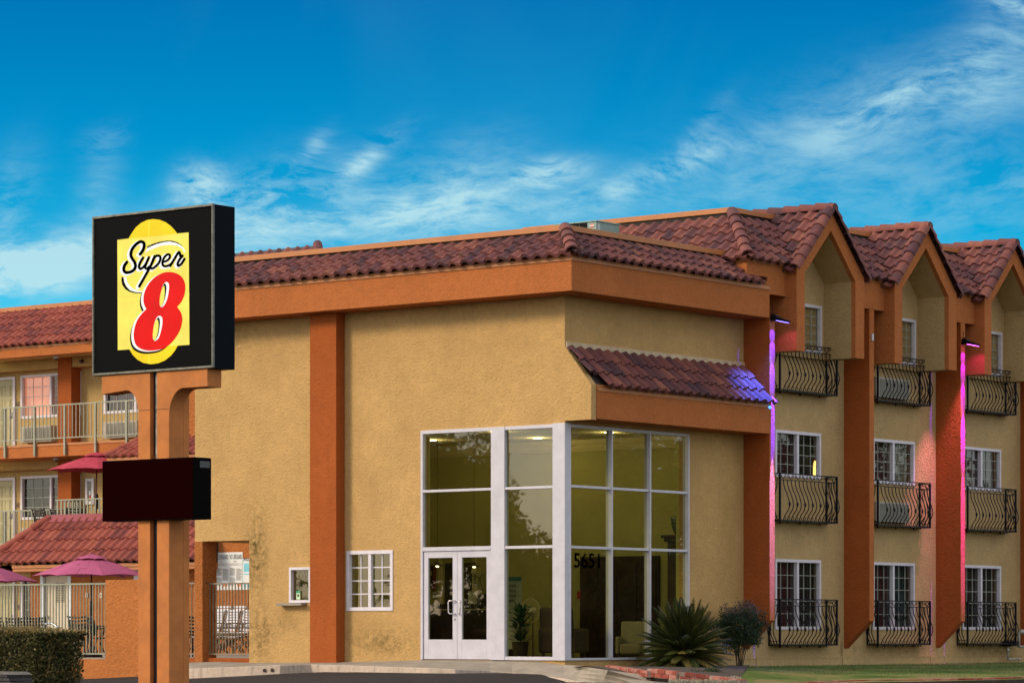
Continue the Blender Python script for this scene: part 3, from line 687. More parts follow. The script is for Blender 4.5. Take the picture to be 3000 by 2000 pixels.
for k in range(NB):
    s = k * BAY
    # fin
    y0 = 6.137 + s; bot = [(0.001, .19), (.65, .79), (.65, 7.03 if k == 0 else 7.53), (0.001, 7.03 if k == 0 else 7.53)]
    mb = M(); mb.prism(bot, lambda a, b, c: (a, c, b), y0, y0 + .19); mb.mi[3] = 1; obj('fin', mb, [rust, orange], gw)
    # gable box: ring of jambs and rakes; material 0 orange, 1 tan lining
    yl, yr, yc = 6.77 + s, 9.41 + s, 8.09 + s
    ring_o = [(yl, 6.385), (yl, 8.10), (yc, 9.42), (yr, 8.10), (yr, 6.385)]
    ring_i = [(yl + .31, 6.385), (yl + .31, 8.02), (yc, 9.0), (yr - .35, 8.01), (yr - .35, 6.385)]
    mb = M()
    def rq(o0, o1, x0, x1, mi, out):
        mb.quad((x0, *o0), (x1, *o0), (x1, *o1), (x0, *o1), mi=mi)
    for i in range(4):
        mb.quad((.9, *ring_o[i]), (.9, *ring_i[i]), (.9, *ring_i[i + 1]), (.9, *ring_o[i + 1]), mi=0)
        rq(ring_o[i], ring_o[i + 1], .002, .9, 0, 1)
        rq(ring_i[i], ring_i[i + 1], .795, .9, 0, 0); rq(ring_i[i], ring_i[i + 1], .10, .795, 1, 0)
    for (p, q) in ((ring_o[0], ring_i[0]), (ring_i[4], ring_o[4])):
        mb.quad((.9, *p), (.795, *p), (.795, *q), (.9, *q), mi=0); mb.quad((.795, *p), (.002, *p), (.002, *q), (.795, *q), mi=1)
    obj('gable_frame', mb, [orange, tan2], gw)
    # back of the recess, with the third floor window
    mb = M(); Xr.wall(mb, yl + .31, yr - .35, 6.385, 8.01, .097, holes=[(7.19 + s, 8.97 + s, 6.49, 7.53)])
    mb.quad((.10, yl + .31, 8.01), (.10, yr - .35, 8.01), (.10, yc, 9.0)); obj('recess_wall', mb, tan2, gw)
    window(gw, Xr, 7.19 + s, 8.97 + s, 6.49, 7.53, 3, 5, backs=VAR[k][2], label='third floor window in bay %s from the lobby' % ['first', 'second', 'third', 'fourth', 'fifth'][k])
    window(gw, X0, 7.31 + s, 9.09 + s, 3.82, 4.81, 3, 4, backs=VAR[k][1])
    window(gw, X0, 7.31 + s, 9.09 + s, .60, 2.09, 3, 5, backs=VAR[k][0])
    # fascia between the gables
    mb = M()
    ya = 5.29 if k == 0 else yl - 1.243
    if k == 0: mb.box(.0, .65, 5.29, 6.05, 7.86, 8.12); mb.box(.0, .648, 6.05, yl, 7.52, 8.12); mb.box(-6, .0, 5.292, 5.94, 7.86, 8.119); mb.box(.05, .60, 6.051, 6.135, 7.70, 7.86)
    else: mb.box(.0, .65, ya, yl, 7.52, 8.12)
    obj('fascia', mb, orange, gw)
    mb = M(); mb.box(.0, .668, ya - (.02 if k == 0 else 0), yl, 8.122, 8.19)
    mb.box(.0, .655, ya, yl, 8.192, 8.25)
    if k == 0: mb.box(-6, .0, 5.272, 5.9, 8.122, 8.189)
    obj('fascia_trim', mb, trim, gw)
    # gable roof decks and tiles
    mb = M()
    mb.prism([(yl - .03, 8.08), (yc, 9.425), (yr + .03, 8.08), (yr + .03, 8.12), (yc, 9.47), (yl - .03, 8.12)], lambda a, b, c: (c, a, b), -1.0, .885)
    obj('gable_deck', mb, deck, gw)
    sl = Vector((0, 1.32, 1.32))
    tile_slope('gable_tiles', (-1.0, yl - .10, 8.02), (.93, yl - .10, 8.02), sl, 2.0, tiles_a, gw, clips=[((0, yc, 0), (0, 1, 0))], expo=.34)
    tile_slope('gable_tiles', (.93, yr + .10, 8.02), (-1.0, yr + .10, 8.02), (0, -1.32, 1.32), 2.0, tiles_a, gw, clips=[((0, yc, 0), (0, -1, 0))], expo=.34)
    caps('ridge_cap', [(-1.0, yc, 9.47), (.98, yc, 9.47)], .13, tiles_a, gw, step=.42, lift=0)
    for sg, ye in ((1, yl), (-1, yr)):
        caps('rake_cap', [(.90, ye - sg * .06, 8.10), (.90, yc + sg * .02, 9.50)], .125, tiles_a, gw, up=(0, -sg, 1), step=.34, lift=0)
# mansard between the gables
mb = M()
SEG = [(5.2, 6.77)] + [(9.41 + k * BAY, 6.77 + (k + 1) * BAY) for k in range(NB)]
for (a_, b_) in SEG: mb.prism([(.64, 8.2), (-.45, 9.18), (-.45, 8.15)], lambda a, b, c: (a, c, b), max(a_, 6.3), b_)
mb.prism([(5.30, 8.2), (6.39, 9.18), (6.39, 8.15)], lambda a, b, c: (c, a, b), -6, -.40)
mb.prism([(5.30, 8.2), (6.39, 9.18), (6.39, 8.15)], lambda a, b, c: (c + 0, a, b), -.40, -.39)
obj('mansard_deck', mb, deck, gw)
mu = Vector((-1.15, 0, 1.04)); ml = mu.length
for k, (a_, b_) in enumerate(SEG):
    tile_slope('mansard_tiles', (.74, a_ - (.0 if k == 0 else .02), 8.17), (.74, b_ + .02, 8.17), mu, ml - .02, tiles_a, gw, clips=[((.74, 5.20, 0), (-1, -1, 0))], expo=.31)
    if k < NB:
        yl, yr = 6.77 + k * BAY, 9.41 + k * BAY; yc = (yl + yr) / 2
        tile_slope('valley_tiles', (.74, yl + .02, 8.17), (.74, yc, 8.17), mu, ml - .02, tiles_a, gw, clips=[((0, yl, 8.02), (0, 1, -1))], expo=.31)
        tile_slope('valley_tiles', (.74, yc, 8.17), (.74, yr - .02, 8.17), mu, ml - .02, tiles_a, gw, clips=[((0, yr, 8.02), (0, -1, -1))], expo=.31)
tile_slope('mansard_tiles', (-6, 5.20, 8.17), (.74, 5.20, 8.17), (0, 1.15, 1.04), ml - .02, tiles_a, gw, clips=[((.74, 5.20, 0), (1, 1, 0))], expo=.33)
caps('hip_cap', [(.70, 5.24, 8.24), (-.47, 6.41, 9.34)], .13, tiles_a, gw, step=.36, lift=0)
mb = M(); mb.box(-6, -.50, 6.36, 6.46, 9.32, 9.43); mb.box(-.52, -.42, 6.36, 27, 9.321, 9.429)
obj('parapet_coping', mb, trim, gw, bevel=.006)
mb = M(); mb.box(-6, -.50, 6.40, 6.45, 8.9, 9.318); mb.box(-.51, -.46, 6.45, 27, 8.9, 9.317); obj('coping_backing', mb, deck, gw)
mb = M(); mb.box(-9, -.5, 6.4, 27, 9.1, 9.2); obj('flat_roof', mb, flat, gw)
# hipped tile roof showing above the far end of the lobby
mb = M(); mb.prism([(4.75, 8.3), (5.80, 9.33), (6.8, 8.3)], lambda a, b, c: (c, a, b), -16.5, -12.5); obj('roof_tower_deck', mb, deck, gw); mb = M(); mb.box(-16, -12.0, 4.95, 6.7, 7.0, 8.28); obj('tower_wall', mb, tan2, gw); mb = M(); mb.box(-16.2, -11.0, 4.80, 4.95, 8.0, 8.29); obj('tower_fascia', mb, orange, gw)
tile_slope('hipped_roof_tiles', (-16.5, 4.72, 8.25), (-10.43, 4.72, 8.25), (0, 1.1, 1.15), 1.52, tiles_a, gw, clips=[((-10.43, 4.72, 0), (1, 1, 0))], expo=.31)
tile_slope('hipped_roof_tiles', (-10.43, 4.72, 8.25), (-10.43, 6.9, 8.25), (-1.1, 0, 1.15), 1.52, tiles_a, gw, clips=[((-10.43, 4.72, 0), (-1, -1, 0)), ((-10.43, 6.9, 0), (-1, 1, 0))], expo=.31)
caps('hip_cap', [(-10.47, 4.76, 8.32), (-11.52, 5.81, 9.42)], .12, tiles_a, gw, step=.36, lift=0)
mb = M(); mb.box(-16.5, -11.6, 5.74, 5.86, 9.34, 9.385); obj('ridge_flashing', mb, mat('dark_flashing', (.03, .035, .045), .5), gw)
# balconies: wrought iron belly railings
def arc_pts(c, r, a0, a1, n=8): return [(c[0] + r * math.cos(a0 + (a1 - a0) * i / n), c[1] + r * math.sin(a0 + (a1 - a0) * i / n)) for i in range(n + 1)]
def balcony(yl, yr, z0, z1, dep=.28):
    mb = M(); r = .011; H = z1 - z0
    def bx(*a): mb.box(*a)
    for (zt, hh) in ((z1, .022), (z1 - .135, .018), (z0 + .02, .022)):
        bx(dep - .012, dep + .012, yl, yr, zt - hh, zt); bx(0, dep - .012, yl - .001, yl + .021, zt - hh, zt - .001); bx(0, dep - .012, yr - .021, yr + .001, zt - hh, zt - .001)
    for (x_, y_) in ((dep, yl + .012), (dep, yr - .012), (.012, yl + .012), (.012, yr - .012)): bx(x_ - .019, x_ + .019, y_ - .019, y_ + .019, z0 - .01, z1 - .003)
    bx(0, dep, yl, yr, z0 - .012, z0 - .004)
    for y_ in (yl + .35, (yl + yr) / 2, yr - .35): bx(.05, .075, y_ - .012, y_ + .012, z0 - .055, z0 - .012); bx(.23, .25, y_ - .01, y_ + .01, z0 - .045, z0 - .012)
    fr = obj('balcony_railing', mb, iron, gw)
    bm_ = M(); zt = z1 - .15; zb = z0 + .01; hh = zt - zb
    prof = [(0, 0), (.10, .005), (.22, .035), (.36, .095), (.50, .135), (.62, .155), (.74, .130), (.86, .05), (.95, .012), (1.0, 0)]   # fraction down, outward bulge
    def bar_(x_, y_, ox, oy, knot):
        pts = [(x_ + ox * b, y_ + oy * b, zt - hh * f) for f, b in prof]
        bm_.tube(pts, r, 5)
        # base scroll
        cx = .040; sc = arc_pts((0, .048), .034, -math.pi / 2, math.pi * .95, 9)
        tx, ty = (0, 1) if ox else (1, 0)
        bm_.tube([(x_ + ox * .02 + tx * (.03 + u), y_ + oy * .02 + ty * (.03 + u), zb + v) for u, v in sc], .007, 4)
        if knot:
            c = (x_ + ox * .153, y_ + oy * .153, zt - hh * .60)
            for q in range(4):
                a = q * math.pi / 2
                bm_.tube([(c[0] + math.cos(a + t * 2.2) * .024 * math.sin(math.pi * t), c[1] + math.sin(a + t * 2.2) * .024 * math.sin(math.pi * t), c[2] + .05 - .10 * t) for t in (0, .25, .5, .75, 1)], .006, 4)
    nb = 15
    for i in range(1, nb):
        y_ = yl + (yr - yl) * i / nb; bar_(dep, y_, 1, 0, i % 2 == 1)
    for (y_, sg) in ((yl + .012, -1), (yr - .012, 1)):
        for i in range(1, 4): bar_(dep * i / 4 + .0, y_, 0, sg, i == 2)
    obj('belly_bars', bm_, iron, fr)
    sc = M(); zt2, zb2 = z1 - .022, z1 - .135; zc = (zt2 + zb2) / 2; n = 8; p = (yr - yl) / n
    for i in range(n):
        yc = yl + (i + .5) * p
        for sg in (-1, 1):
            sc.tube([(dep, yc + sg * u, zc + v) for u, v in [(0, -.045), (.03, -.02), (.055, .02), (.085, .045)] + [(.085 + a, b) for a, b in arc_pts((0.0, .02), .026, math.pi / 2, -math.pi * .9, 7)]], .0075, 4)
    for sg_y in (yl + .01, yr - .01):
        for i in range(2): sc.tube([(dep * (i + .5) / 2 + a, sg_y, zc + b) for a, b in arc_pts((0, 0), .045, 0, 5.5, 9)], .0075, 4)
    obj('scroll_band', sc, iron, fr)
    return fr
protos = [balcony(7.07, 9.31, .27, 1.245), balcony(7.07, 9.31, 2.885, 3.885), balcony(7.07, 9.31, 5.62, 6.63)]
for k in range(1, NB):
    for p_ in protos:
        c = copy_tree(p_); c.location = Vector(p_.location) + Vector((0, k * BAY, 0)); c.parent = gw
b = M(); q_ = onX(2391, 1372, -.13); b.lathe([(.0, -.16), (.09, -.15), (.075, .0), (.045, .16), (.0, .17)], (-.13, q_.y, q_.z), 14)
obj('room_lamp_shade', b, mat('warm_lamp_shade', (.9, .6, .2), .6, emit=(1, .62, .14), es=1.6), gw, smooth=True)
# through-wall air conditioners of the second bay
def ptac(parent, F, a0, a1, z0, z1, d=.12):
    mb = M(); F.box(mb, a0, a1, 0.0, d, z0, z1)
    n = 16
    o = obj('air_conditioner', mb, mat('beige_ac', (.42, .38, .30), .5), parent, bevel=.008)
    g = M()
    for i in range(n): zz = z0 + .03 + (z1 - z0 - .06) * i / n; F.box(g, a0 + .14, a1 - .03, d + .001, d + .012, zz, zz + (z1 - z0) / n * .45)
    obj('grille', g, mat('grey_green_grille', (.19, .19, .155), .5), o); return o
ptac(gw, X0, 7.28 + BAY, 8.68 + BAY, 2.98, 3.42); ptac(gw, X0, 7.28 + BAY, 8.68 + BAY, 5.72, 6.16)
mb = M(); X0.box(mb, 5.0, 27, .03, .042, -.012, .012)
for y_ in (6.55, 9.9, 13.6): X0.box(mb, y_, y_ + .03, .0305, .05, -.35, .02 if y_ < 6.6 or y_ > 11 else .35)
obj('conduit', mb, tan2, gw)
mb = M(); q = Face('x', .65); q.box(mb, 10.09, 10.16, .002, .03, 6.84, 6.99); o_ = obj('junction_box', mb, whitep, gw, bevel=.005)
# ------------------------------------------------------------------ coloured floodlights on the fins
def flood(yf, zf, col, lab, body):
    t = thing('floodlight', lab, 'floodlight', (.66, yf, zf), 'floodlights on the rust fins')
    b = M(); b.tube([(.65, yf + .02, zf + .07), (.70, yf + .02, zf + .09), (.76, yf + .03, zf + .03)], .022, 7); b.box(.66, .80, yf - .05, yf + .07, zf - .05, zf + .06); obj('mount', b, iron, t)
    b = M(); b.prism([(.74, zf - .03), (1.06, zf - .105), (1.07, zf - .075), (.80, zf + .03)], lambda a, b_, c: (a, c, b_), yf - .06, yf + .09); obj('lamp_body', b, iron, t)
    e = M(); e.prism([(.80, zf - .050), (1.04, zf - .106), (1.04, zf - .112), (.80, zf - .056)], lambda a, b_, c: (a, c, b_), yf - .05, yf + .08)
    obj('led_strip', e, mat('led_' + body, col, .5, emit=col, es=5), t)
    wv = M(); wv.tube([(.66, yf, zf + .05), (.69, yf - .02, zf + .12), (.67, yf + .03, zf + .17), (.66, yf + .02, zf + .25)], .006, 4); obj('cable', wv, iron, t)
    return t
f1 = flood(6.19, 7.02, (.16, .12, 1.0), 'black floodlight glowing blue violet at the top of the fin beside the lobby', 'violet')
f3 = flood(13.97, 7.08, (1.0, .10, .95), 'black floodlight glowing magenta at the top of the third fin', 'magenta')
def spot(parent, loc, aim, col, e, ang, blend=.6, size=.04):
    ld = bpy.data.lights.new('flood_beam', 'SPOT'); ld.energy = e; ld.color = col; ld.spot_size = math.radians(ang); ld.spot_blend = blend; ld.shadow_soft_size = size
    o = bpy.data.objects.new('flood_beam', ld); COL.objects.link(o); o.rotation_euler = (Vector(loc) - Vector(aim)).to_track_quat('Z', 'Y').to_euler()
    o.parent = parent; o.location = Vector(loc) - WORLD[parent.name]
def beams(t, y_, cols, es, zl):
    for (deg, cone), c_, e_ in zip(((59, 32), (34, 24), (18.4, 11.5), (10, 6.6), (5.2, 4.0)), cols, es):
        L_ = 4.0; spot(t, (1.0, y_, zl), (1.0 - L_ * math.sin(math.radians(deg)), y_, zl - L_ * math.cos(math.radians(deg))), c_, e_, cone, .30, .015)
vio = (.030, .012, 1); beams(f1, 6.232, (vio, vio, vio, vio, (.26, .17, 1)), (130, 520, 2900, 18000, 22000), 6.895)
spot(f1, (.95, 6.26, 6.90), (.7, 6.9, 6.2), (1.0, .20, 1.0), 6, 80)
spot(f1, (.95, 6.10, 6.88), (.62, 5.6, 5.3), (.05, .12, 1.0), 900, 62, 1.0)
mag = (.125, 0, 1); beams(f3, 14.006, (mag, mag, mag, (.2, 0, 1), (.6, .02, 1)), (80, 330, 1800, 11000, 14000), 6.955)
spot(f3, (.95, 14.04, 6.95), (.7, 14.7, 6.2), (1.0, .03, .9), 9, 80)
spot(f3, (.95, 13.75, 6.95), (.0, 13.35, 2.2), (1.0, .30, .60), 800, 34, .9)
q = M(); q.lathe([(.0, -.035), (.03, -.02), (.03, .01), (.012, .03)], (.70, 6.07, 5.18), 10)
tag(obj('light_bulb', q, mat('blue_bulb', (.05, .2, .6), .4, emit=(.05, .25, 1), es=2)), 'tiny bright blue bulb at the right end of the tiled awning', 'bulb')
# gas meter pipes at the far right
t = thing('gas_meter', 'grey pipes and valve of the gas meter below the third bay balcony', 'gas meter', (.3, 17.6, -.2))
pipe = mat('grey_pipe', (.34, .32, .27), .5, .4, var=.3)
b = M(); g0 = onX(2953, 1895, .25); g1 = onX(2953, 1930, .25); g2 = onX(2985, 1930, .25)
b.tube([g0, g1], .025, 8); b.tube([g1, g2], .025, 8); b.lathe([(.03, -.03), (.05, 0), (.03, .03)], g2, 10); b.lathe([(.04, -.03), (.045, .03)], g0 + Vector((0, 0, -.08)), 10)
h0, h1, h2 = onX(2985, 1850, .35), onX(2985, 1893, .35), onX(3010, 1893, .35); b.tube([onX(3010, 1845, .35), h0, h1, h2], .035, 8); b.lathe([(.05, -.06), (.08, 0), (.05, .06)], onX(2992, 1850, .38), 12)
obj('pipework', b, pipe, t, smooth=True)
b = M(); m0 = onX(2957, 1888, .2); b.box(.0, .25, m0.y, m0.y + .40, m0.z - .03, m0.z + .09); obj('meter_shelf', b, iron, t)
# ================================================================== ROOFTOP AIR CONDITIONER
p0, p1 = onY(1625, 653, 3.0), onY(1747, 645, 3.0)
ac = thing('rooftop_air_conditioner', 'grey green rooftop air conditioning unit behind the lobby parapet', 'air conditioner', ((p0.x + p1.x) / 2, 3.5, 8.2))
acm = mat('grey_green_sheet_metal', (.17, .25, .22), .5, .2, var=.1)
b = M(); xa, xb, ya, yb_, zt = p0.x, p1.x, 3.0, 3.78, p1.z
b.box(xa, xb, ya, yb_, 8.2, zt - .03); b.box(xa - .02, xb + .02, ya - .02, yb_ + .02, zt - .03, zt); obj('casing', b, acm, ac, bevel=.008)
b = M()
for i in range(4): q0 = xa + .03 + i * .205; b.box(q0, q0 + .185, ya - .012, ya - .001, 8.3, zt - .034)
obj('coil_grille', b, mat('dark_coil', (.008, .010, .010), .7, spec=.05), ac)
b = M(); b.box(xb - .15, xb - .06, ya - .006, ya - .001, zt - .135, zt - .07, 0); b.box(xb - .165, xb - .045, ya - .009, ya - .006, zt - .112, zt - .092, 1); Xc = Face('x', xb)
Xc.box(b, ya + .03, ya + .12, .001, .004, zt - .2, zt - .06, 2)
obj('badge', b, [mat('badge_red', (.6, .05, .03), .5), mat('badge_white', (.7, .7, .68), .5), mat('label_plate', (.3, .36, .34), .5)], ac)
b = M(); b.lathe([(.055, 0), (.055, .12), (.07, .12), (.07, .15)], onX(1823, 690, -1.2) + Vector((0, 0, -.12)), 12)
tag(obj('roof_vent', b, steel), 'small metal vent pipe on the lobby roof right of the air conditioner', 'vent')
# ================================================================== MONUMENT SIGN
SY = -13.5
sign = thing('monument_sign', 'tall roadside motel sign on a split terracotta post, black cabinet lit yellow and red', 'sign', (2.2, -13.2, gz(2.2, -13.2)))
sgo = mat('sign_post_paint', (.46, .165, .045), .8, var=.12, scale=3, bump=.35, bscale=90, spec=.2)
blackp = mat('black_sign_panel', (.0045, .0045, .0048), .5, var=.1, spec=.02); navy = mat('navy_cabinet_side', (.0015, .0045, .008), .5, var=.2, spec=.03)
gfr = mat('grey_bronze_frame', (.13, .13, .10), .5, .3, var=.35, scale=8)
S = Face('y', SY)
sx = lambda px, py: (onY(px, py, SY).x, onY(px, py, SY).z)
x0, x1, z0, z1 = .88, 3.493, 4.59, 7.10; dp = .49
b = M(); b.box(x0 + .01, x1 - .008, SY + .03, SY + dp, z0, z1 - .004); cab = obj('cabinet', b, navy, sign, bevel=.006)
b = M(); fw = .036
S.box(b, x0, x1, -.03, .018, z1 - fw, z1); S.box(b, x0, x1, -.03, .018, z0 + .001, z0 + fw); S.box(b, x0, x0 + fw * .8, -.03, .017, z0 + fw, z1 - fw); S.box(b, x1 - fw * .7, x1, -.03, .017, z0 + fw, z1 - fw)
obj('frame', b, gfr, cab, bevel=.004)
b = M(); S.box(b, x0 + .04, x1 - .036, -.029, -.01, z0 + .05, z1 - .05); fac = obj('sign_face', b, blackp, cab)
def cpt(u, v, dd):   # point of the sign face traced from the photograph onto the real panel
    p = onY(260 + u / 2.9045, 580 + v / 2.9045, SY - dd); return (p.x, SY - dd, p.z)
def smooth(pts, closed=True, n=6):
    out = []; L = len(pts); rng = range(L) if closed else range(L - 1)
    for i in rng:
        g = lambda k: pts[k % L] if closed else pts[min(max(k, 0), L - 1)]
        p0, p1, p2, p3 = g(i - 1), g(i), g(i + 1), g(i + 2)
        for k in range(n):
            t = k / n
            out.append(tuple(.5 * ((2 * p1[c]) + (-p0[c] + p2[c]) * t + (2 * p0[c] - 5 * p1[c] + 4 * p2[c] - p3[c]) * t * t + (-p0[c] + 3 * p1[c] - 3 * p2[c] + p3[c]) * t ** 3) for c in (0, 1)))
    if not closed: out.append(tuple(pts[-1]))
    return out
def decal(name, polys, dd, m_, par=None):
    b = M()
    for poly in polys: b.f.append(tuple(range(len(b.v), len(b.v) + len(poly)))); b.v += [cpt(u, v, dd) for u, v in poly]; b.mi.append(0)
    me = bpy.data.meshes.new(name); me.from_pydata(b.v, [], b.f)
    bm = bmesh.new(); bm.from_mesh(me); bmesh.ops.triangulate(bm, faces=bm.faces, ngon_method='EAR_CLIP')
    for f in bm.faces:
        f.normal_update()
        if f.normal.y > 0: f.normal_flip()
    bm.to_mesh(me); bm.free()
    return obj(name, me, m_, par or cab)
def stroke(path, wd, closed=False, n=6, end=True):
    pts = smooth(path, False, n); polys = []
    for a, b in zip(pts, pts[1:]):
        dx, dy = b[0] - a[0], b[1] - a[1]; l = math.hypot(dx, dy) or 1; nx, ny = -dy / l * wd / 2, dx / l * wd / 2
        polys.append([(a[0] + nx, a[1] + ny), (b[0] + nx, b[1] + ny), (b[0] - nx, b[1] - ny), (a[0] - nx, a[1] - ny)])
    for a in pts: polys.append([(a[0] + wd / 2 * math.cos(k * math.pi / 5), a[1] + wd / 2 * math.sin(k * math.pi / 5)) for k in range(10)])
    return polys
def glow(name, c, es):
    m_ = mat(name, tuple(min(.9, x) * .12 for x in c), .5, spec=.1, emit=c, es=es); t = NT(m_.node_tree); b = m_.node_tree.nodes['Principled BSDF']
    pos = t.node('ShaderNodeNewGeometry').outputs['Position']; sp = t.node('ShaderNodeSeparateXYZ'); t.put(sp.inputs[0], pos)
    # emission strength varies a little at random over the panel
    t.put(b.inputs['Emission Strength'], t.m('MULTIPLY', t.map(t.noise(pos, 2.2, 2), .3, .7, .88, 1.08), es)); return m_
yel = glow('lit_yellow', (1, .70, .012), .56); yel2 = glow('lit_pale_yellow', (1, .83, .13), .56); redl = glow('lit_red', (.80, .0, .0), .58); whl = glow('lit_white', (1, .98, .93), .58)
topa = [(338, 345), (365, 300), (400, 250), (445, 212), (495, 188), (545, 180), (600, 185), (655, 207), (700, 240), (730, 272), (752, 302)]
bota = [(757, 1255), (735, 1295), (700, 1340), (650, 1380), (590, 1405), (530, 1413), (465, 1402), (415, 1375), (375, 1335), (345, 1287)]
decal('yellow_plaque', [[(243, 357)] + topa + [(850, 293), (857, 1248)] + bota + [(247, 1294)]], -.004, yel2)
decal('yellow_dome', [topa + [(752, 303), (600, 322), (338, 346)]], -.002, yel); decal('yellow_dome', [bota + [(345, 1286), (500, 1272), (757, 1254)]], -.002, yel)
seam = mat('panel_seam', (.55, .42, .03), .5, emit=(.75, .5, .02), es=.5)
decal('panel_seams', [[(510, 186), (514, 186), (514, 1411), (510, 1411)], [(247, 874), (857, 818), (857, 823), (247, 879)]], -.001, seam)
e8 = [(752, 925), (790, 880), (815, 820), (822, 760), (812, 705), (785, 665), (745, 640), (700, 630), (650, 632), (600, 650), (550, 685), (510, 730), (480, 785), (467, 835), (466, 880), (475, 915), (490, 945)]
e8b = [(490, 945), (450, 985), (415, 1035), (392, 1095), (383, 1150), (385, 1200), (400, 1245), (430, 1275), (475, 1293), (530, 1298), (600, 1290), (650, 1272), (700, 1235), (745, 1180), (778, 1120), (794, 1060), (796, 1020), (785, 975), (752, 925)]
def oc(l, n=5): return smooth(l, False, n)
eight = oc(e8) + oc(e8b)[1:-1]
sh = lambda P, dx, dy: [(a + dx, b + dy) for a, b in P]
decal('figure_shadow_black', [sh(eight, -31, 27)], .001, blackp)
decal('figure_outline_white', [sh(eight, -21, 9), sh(eight, -10, 3)], .003, whl)
decal('figure_eight', [eight], .005, redl)
h1 = smooth([(655, 715), (675, 720), (683, 740), (682, 780), (672, 840), (655, 890), (635, 920), (618, 927), (606, 915), (603, 880), (608, 830), (620, 775), (635, 735)]); h2 = smooth([(600, 1002), (618, 1008), (627, 1030), (625, 1080), (612, 1140), (595, 1190), (575, 1210), (560, 1213), (548, 1200), (545, 1170), (550, 1110), (563, 1050), (580, 1015)])
k1 = smooth([(642, 728), (655, 736), (661, 760), (657, 810), (647, 860), (625, 915), (610, 915), (603, 880), (608, 830), (622, 770)]); k2 = smooth([(590, 1016), (602, 1028), (606, 1060), (600, 1115), (588, 1170), (562, 1209), (549, 1197), (545, 1160), (552, 1100), (565, 1050)])
l1 = smooth([(638, 746), (646, 765), (646, 820), (638, 875), (620, 918), (608, 914), (603, 880), (608, 830), (622, 775)]); l2 = smooth([(580, 1032), (591, 1048), (594, 1085), (588, 1140), (573, 1190), (557, 1209), (548, 1195), (545, 1160), (552, 1100), (564, 1055)])
decal('figure_counter_white', [h1, h2], .007, whl); decal('figure_counter_black', [k1, k2], .009, blackp); decal('figure_counter_yellow', [l1, l2], .011, yel2)
LET = [([(437, 478), (455, 455), (470, 420), (470, 387), (452, 372), (428, 376), (395, 402), (368, 440), (358, 480), (368, 512), (390, 545), (398, 580), (385, 610), (352, 630), (316, 633), (299, 615), (302, 580), (325, 545)], 22),
       ([(462, 508), (440, 545), (428, 578), (434, 600), (452, 598), (482, 568), (512, 505)], 19), ([(512, 507), (492, 555), (480, 592), (492, 602), (512, 585)], 16),
       ([(562, 495), (520, 590), (430, 752)], 20), ([(548, 520), (575, 493), (602, 493), (610, 515), (598, 550), (568, 583), (540, 600), (522, 592)], 18),
       ([(628, 545), (662, 535), (688, 510), (688, 484), (668, 481), (640, 510), (627, 550), (635, 576), (660, 580), (690, 568), (712, 550)], 17),
       ([(692, 578), (722, 530), (765, 462), (777, 478), (779, 494), (798, 492), (772, 525), (757, 558), (764, 576), (788, 560), (815, 518)], 18)]
decal('script_outline_white', [q for p, w_ in LET for q in stroke(sh(p, -14, 9), w_ + 16)], .0015, whl)
decal('script_lettering', [q for p, w_ in LET for q in stroke(p, w_ * 1.18)], .0065, blackp)
t_w = [(495, 428), (530, 410), (580, 390), (640, 374), (690, 370), (740, 380), (775, 397), (800, 418), (818, 445), (822, 468), (812, 462), (790, 425), (750, 405), (700, 398), (640, 403), (570, 422), (510, 450), (478, 468)]
t_b = [(497, 412), (540, 392), (600, 373), (660, 363), (710, 363), (755, 377), (790, 402), (800, 418), (775, 398), (740, 381), (690, 371), (640, 375), (580, 391), (530, 411), (495, 428)]
b_w = [(296, 675), (303, 715), (322, 752), (352, 785), (395, 800), (448, 803), (460, 797), (405, 785), (368, 765), (338, 732), (323, 695), (322, 672)]
b_b = [(280, 670), (277, 700), (285, 740), (310, 775), (345, 797), (390, 809), (450, 811), (450, 803), (395, 800), (350, 785), (320, 753), (302, 714), (296, 675)]
decal('swoosh_white', [t_w, b_w], .001, whl); decal('swoosh_black', [t_b, b_b], .003, blackp)
# T shaped post: two stucco leaves with a steel column in the gap
gb_ = gz(2.2, -13) - .3
def leaf(xa, xb, arm, flipx):
    poly = [(xa, gb_), (xb, gb_), (xb, 4.585)]
    if flipx: poly = [(xb, gb_), (xb, 4.585), (arm, 4.585), (arm, 4.29)] + [(xa - .26 + .26 * math.sin(a) - .0, 4.33 - .36 + .36 * math.cos(a)) for a in [i * math.pi / 2 / 8 for i in range(9)]] + [(xa, gb_)]
    else: poly = [(xa, gb_), (xa, 4.585), (arm, 4.585), (arm, 4.31)] + [(xb + .30 - .30 * math.sin(a), 4.31 - .42 + .42 * math.cos(a)) for a in [i * math.pi / 2 / 8 for i in range(9)]] + [(xb, gb_)]
    return poly
for args in ((1.862, 2.122, 1.056, True), (2.270, 2.535, 3.349, False)):
    b = M(); b.prism(leaf(*args), lambda a, c, y_: (a, y_, c), SY + .02, SY + .335); b.box(args[0] + .0, args[1], SY + .336, SY + .47, gb_, 4.585); obj('post_leaf', b, sgo, sign, bevel=.008)
b = M(); b.box(2.175, 2.268, SY + .09, SY + .12, 3.2, 4.585); b.box(2.124, 2.175, SY + .10, SY + .13, 3.3, 4.585, 1); b.box(2.123, 2.269, SY + .10, SY + .14, gb_, 2.284, 1); b.box(2.123, 2.269, SY + .30, SY + .34, 2.284, 3.3, 1)  # steel strip, and black plates painting the shade inside the gap
obj('steel_and_gap_shade', b, [steel, mat('gap_shade_black', (.012, .006, .005), .8)], sign)
b = M()
for zz in (4.0,): S.box(b, 1.862, 2.12, -.02, -.0185, zz, zz + .008); S.box(b, 2.272, 2.535, -.02, -.0185, zz, zz + .008)
obj('panel_joint', b, deck, sign)
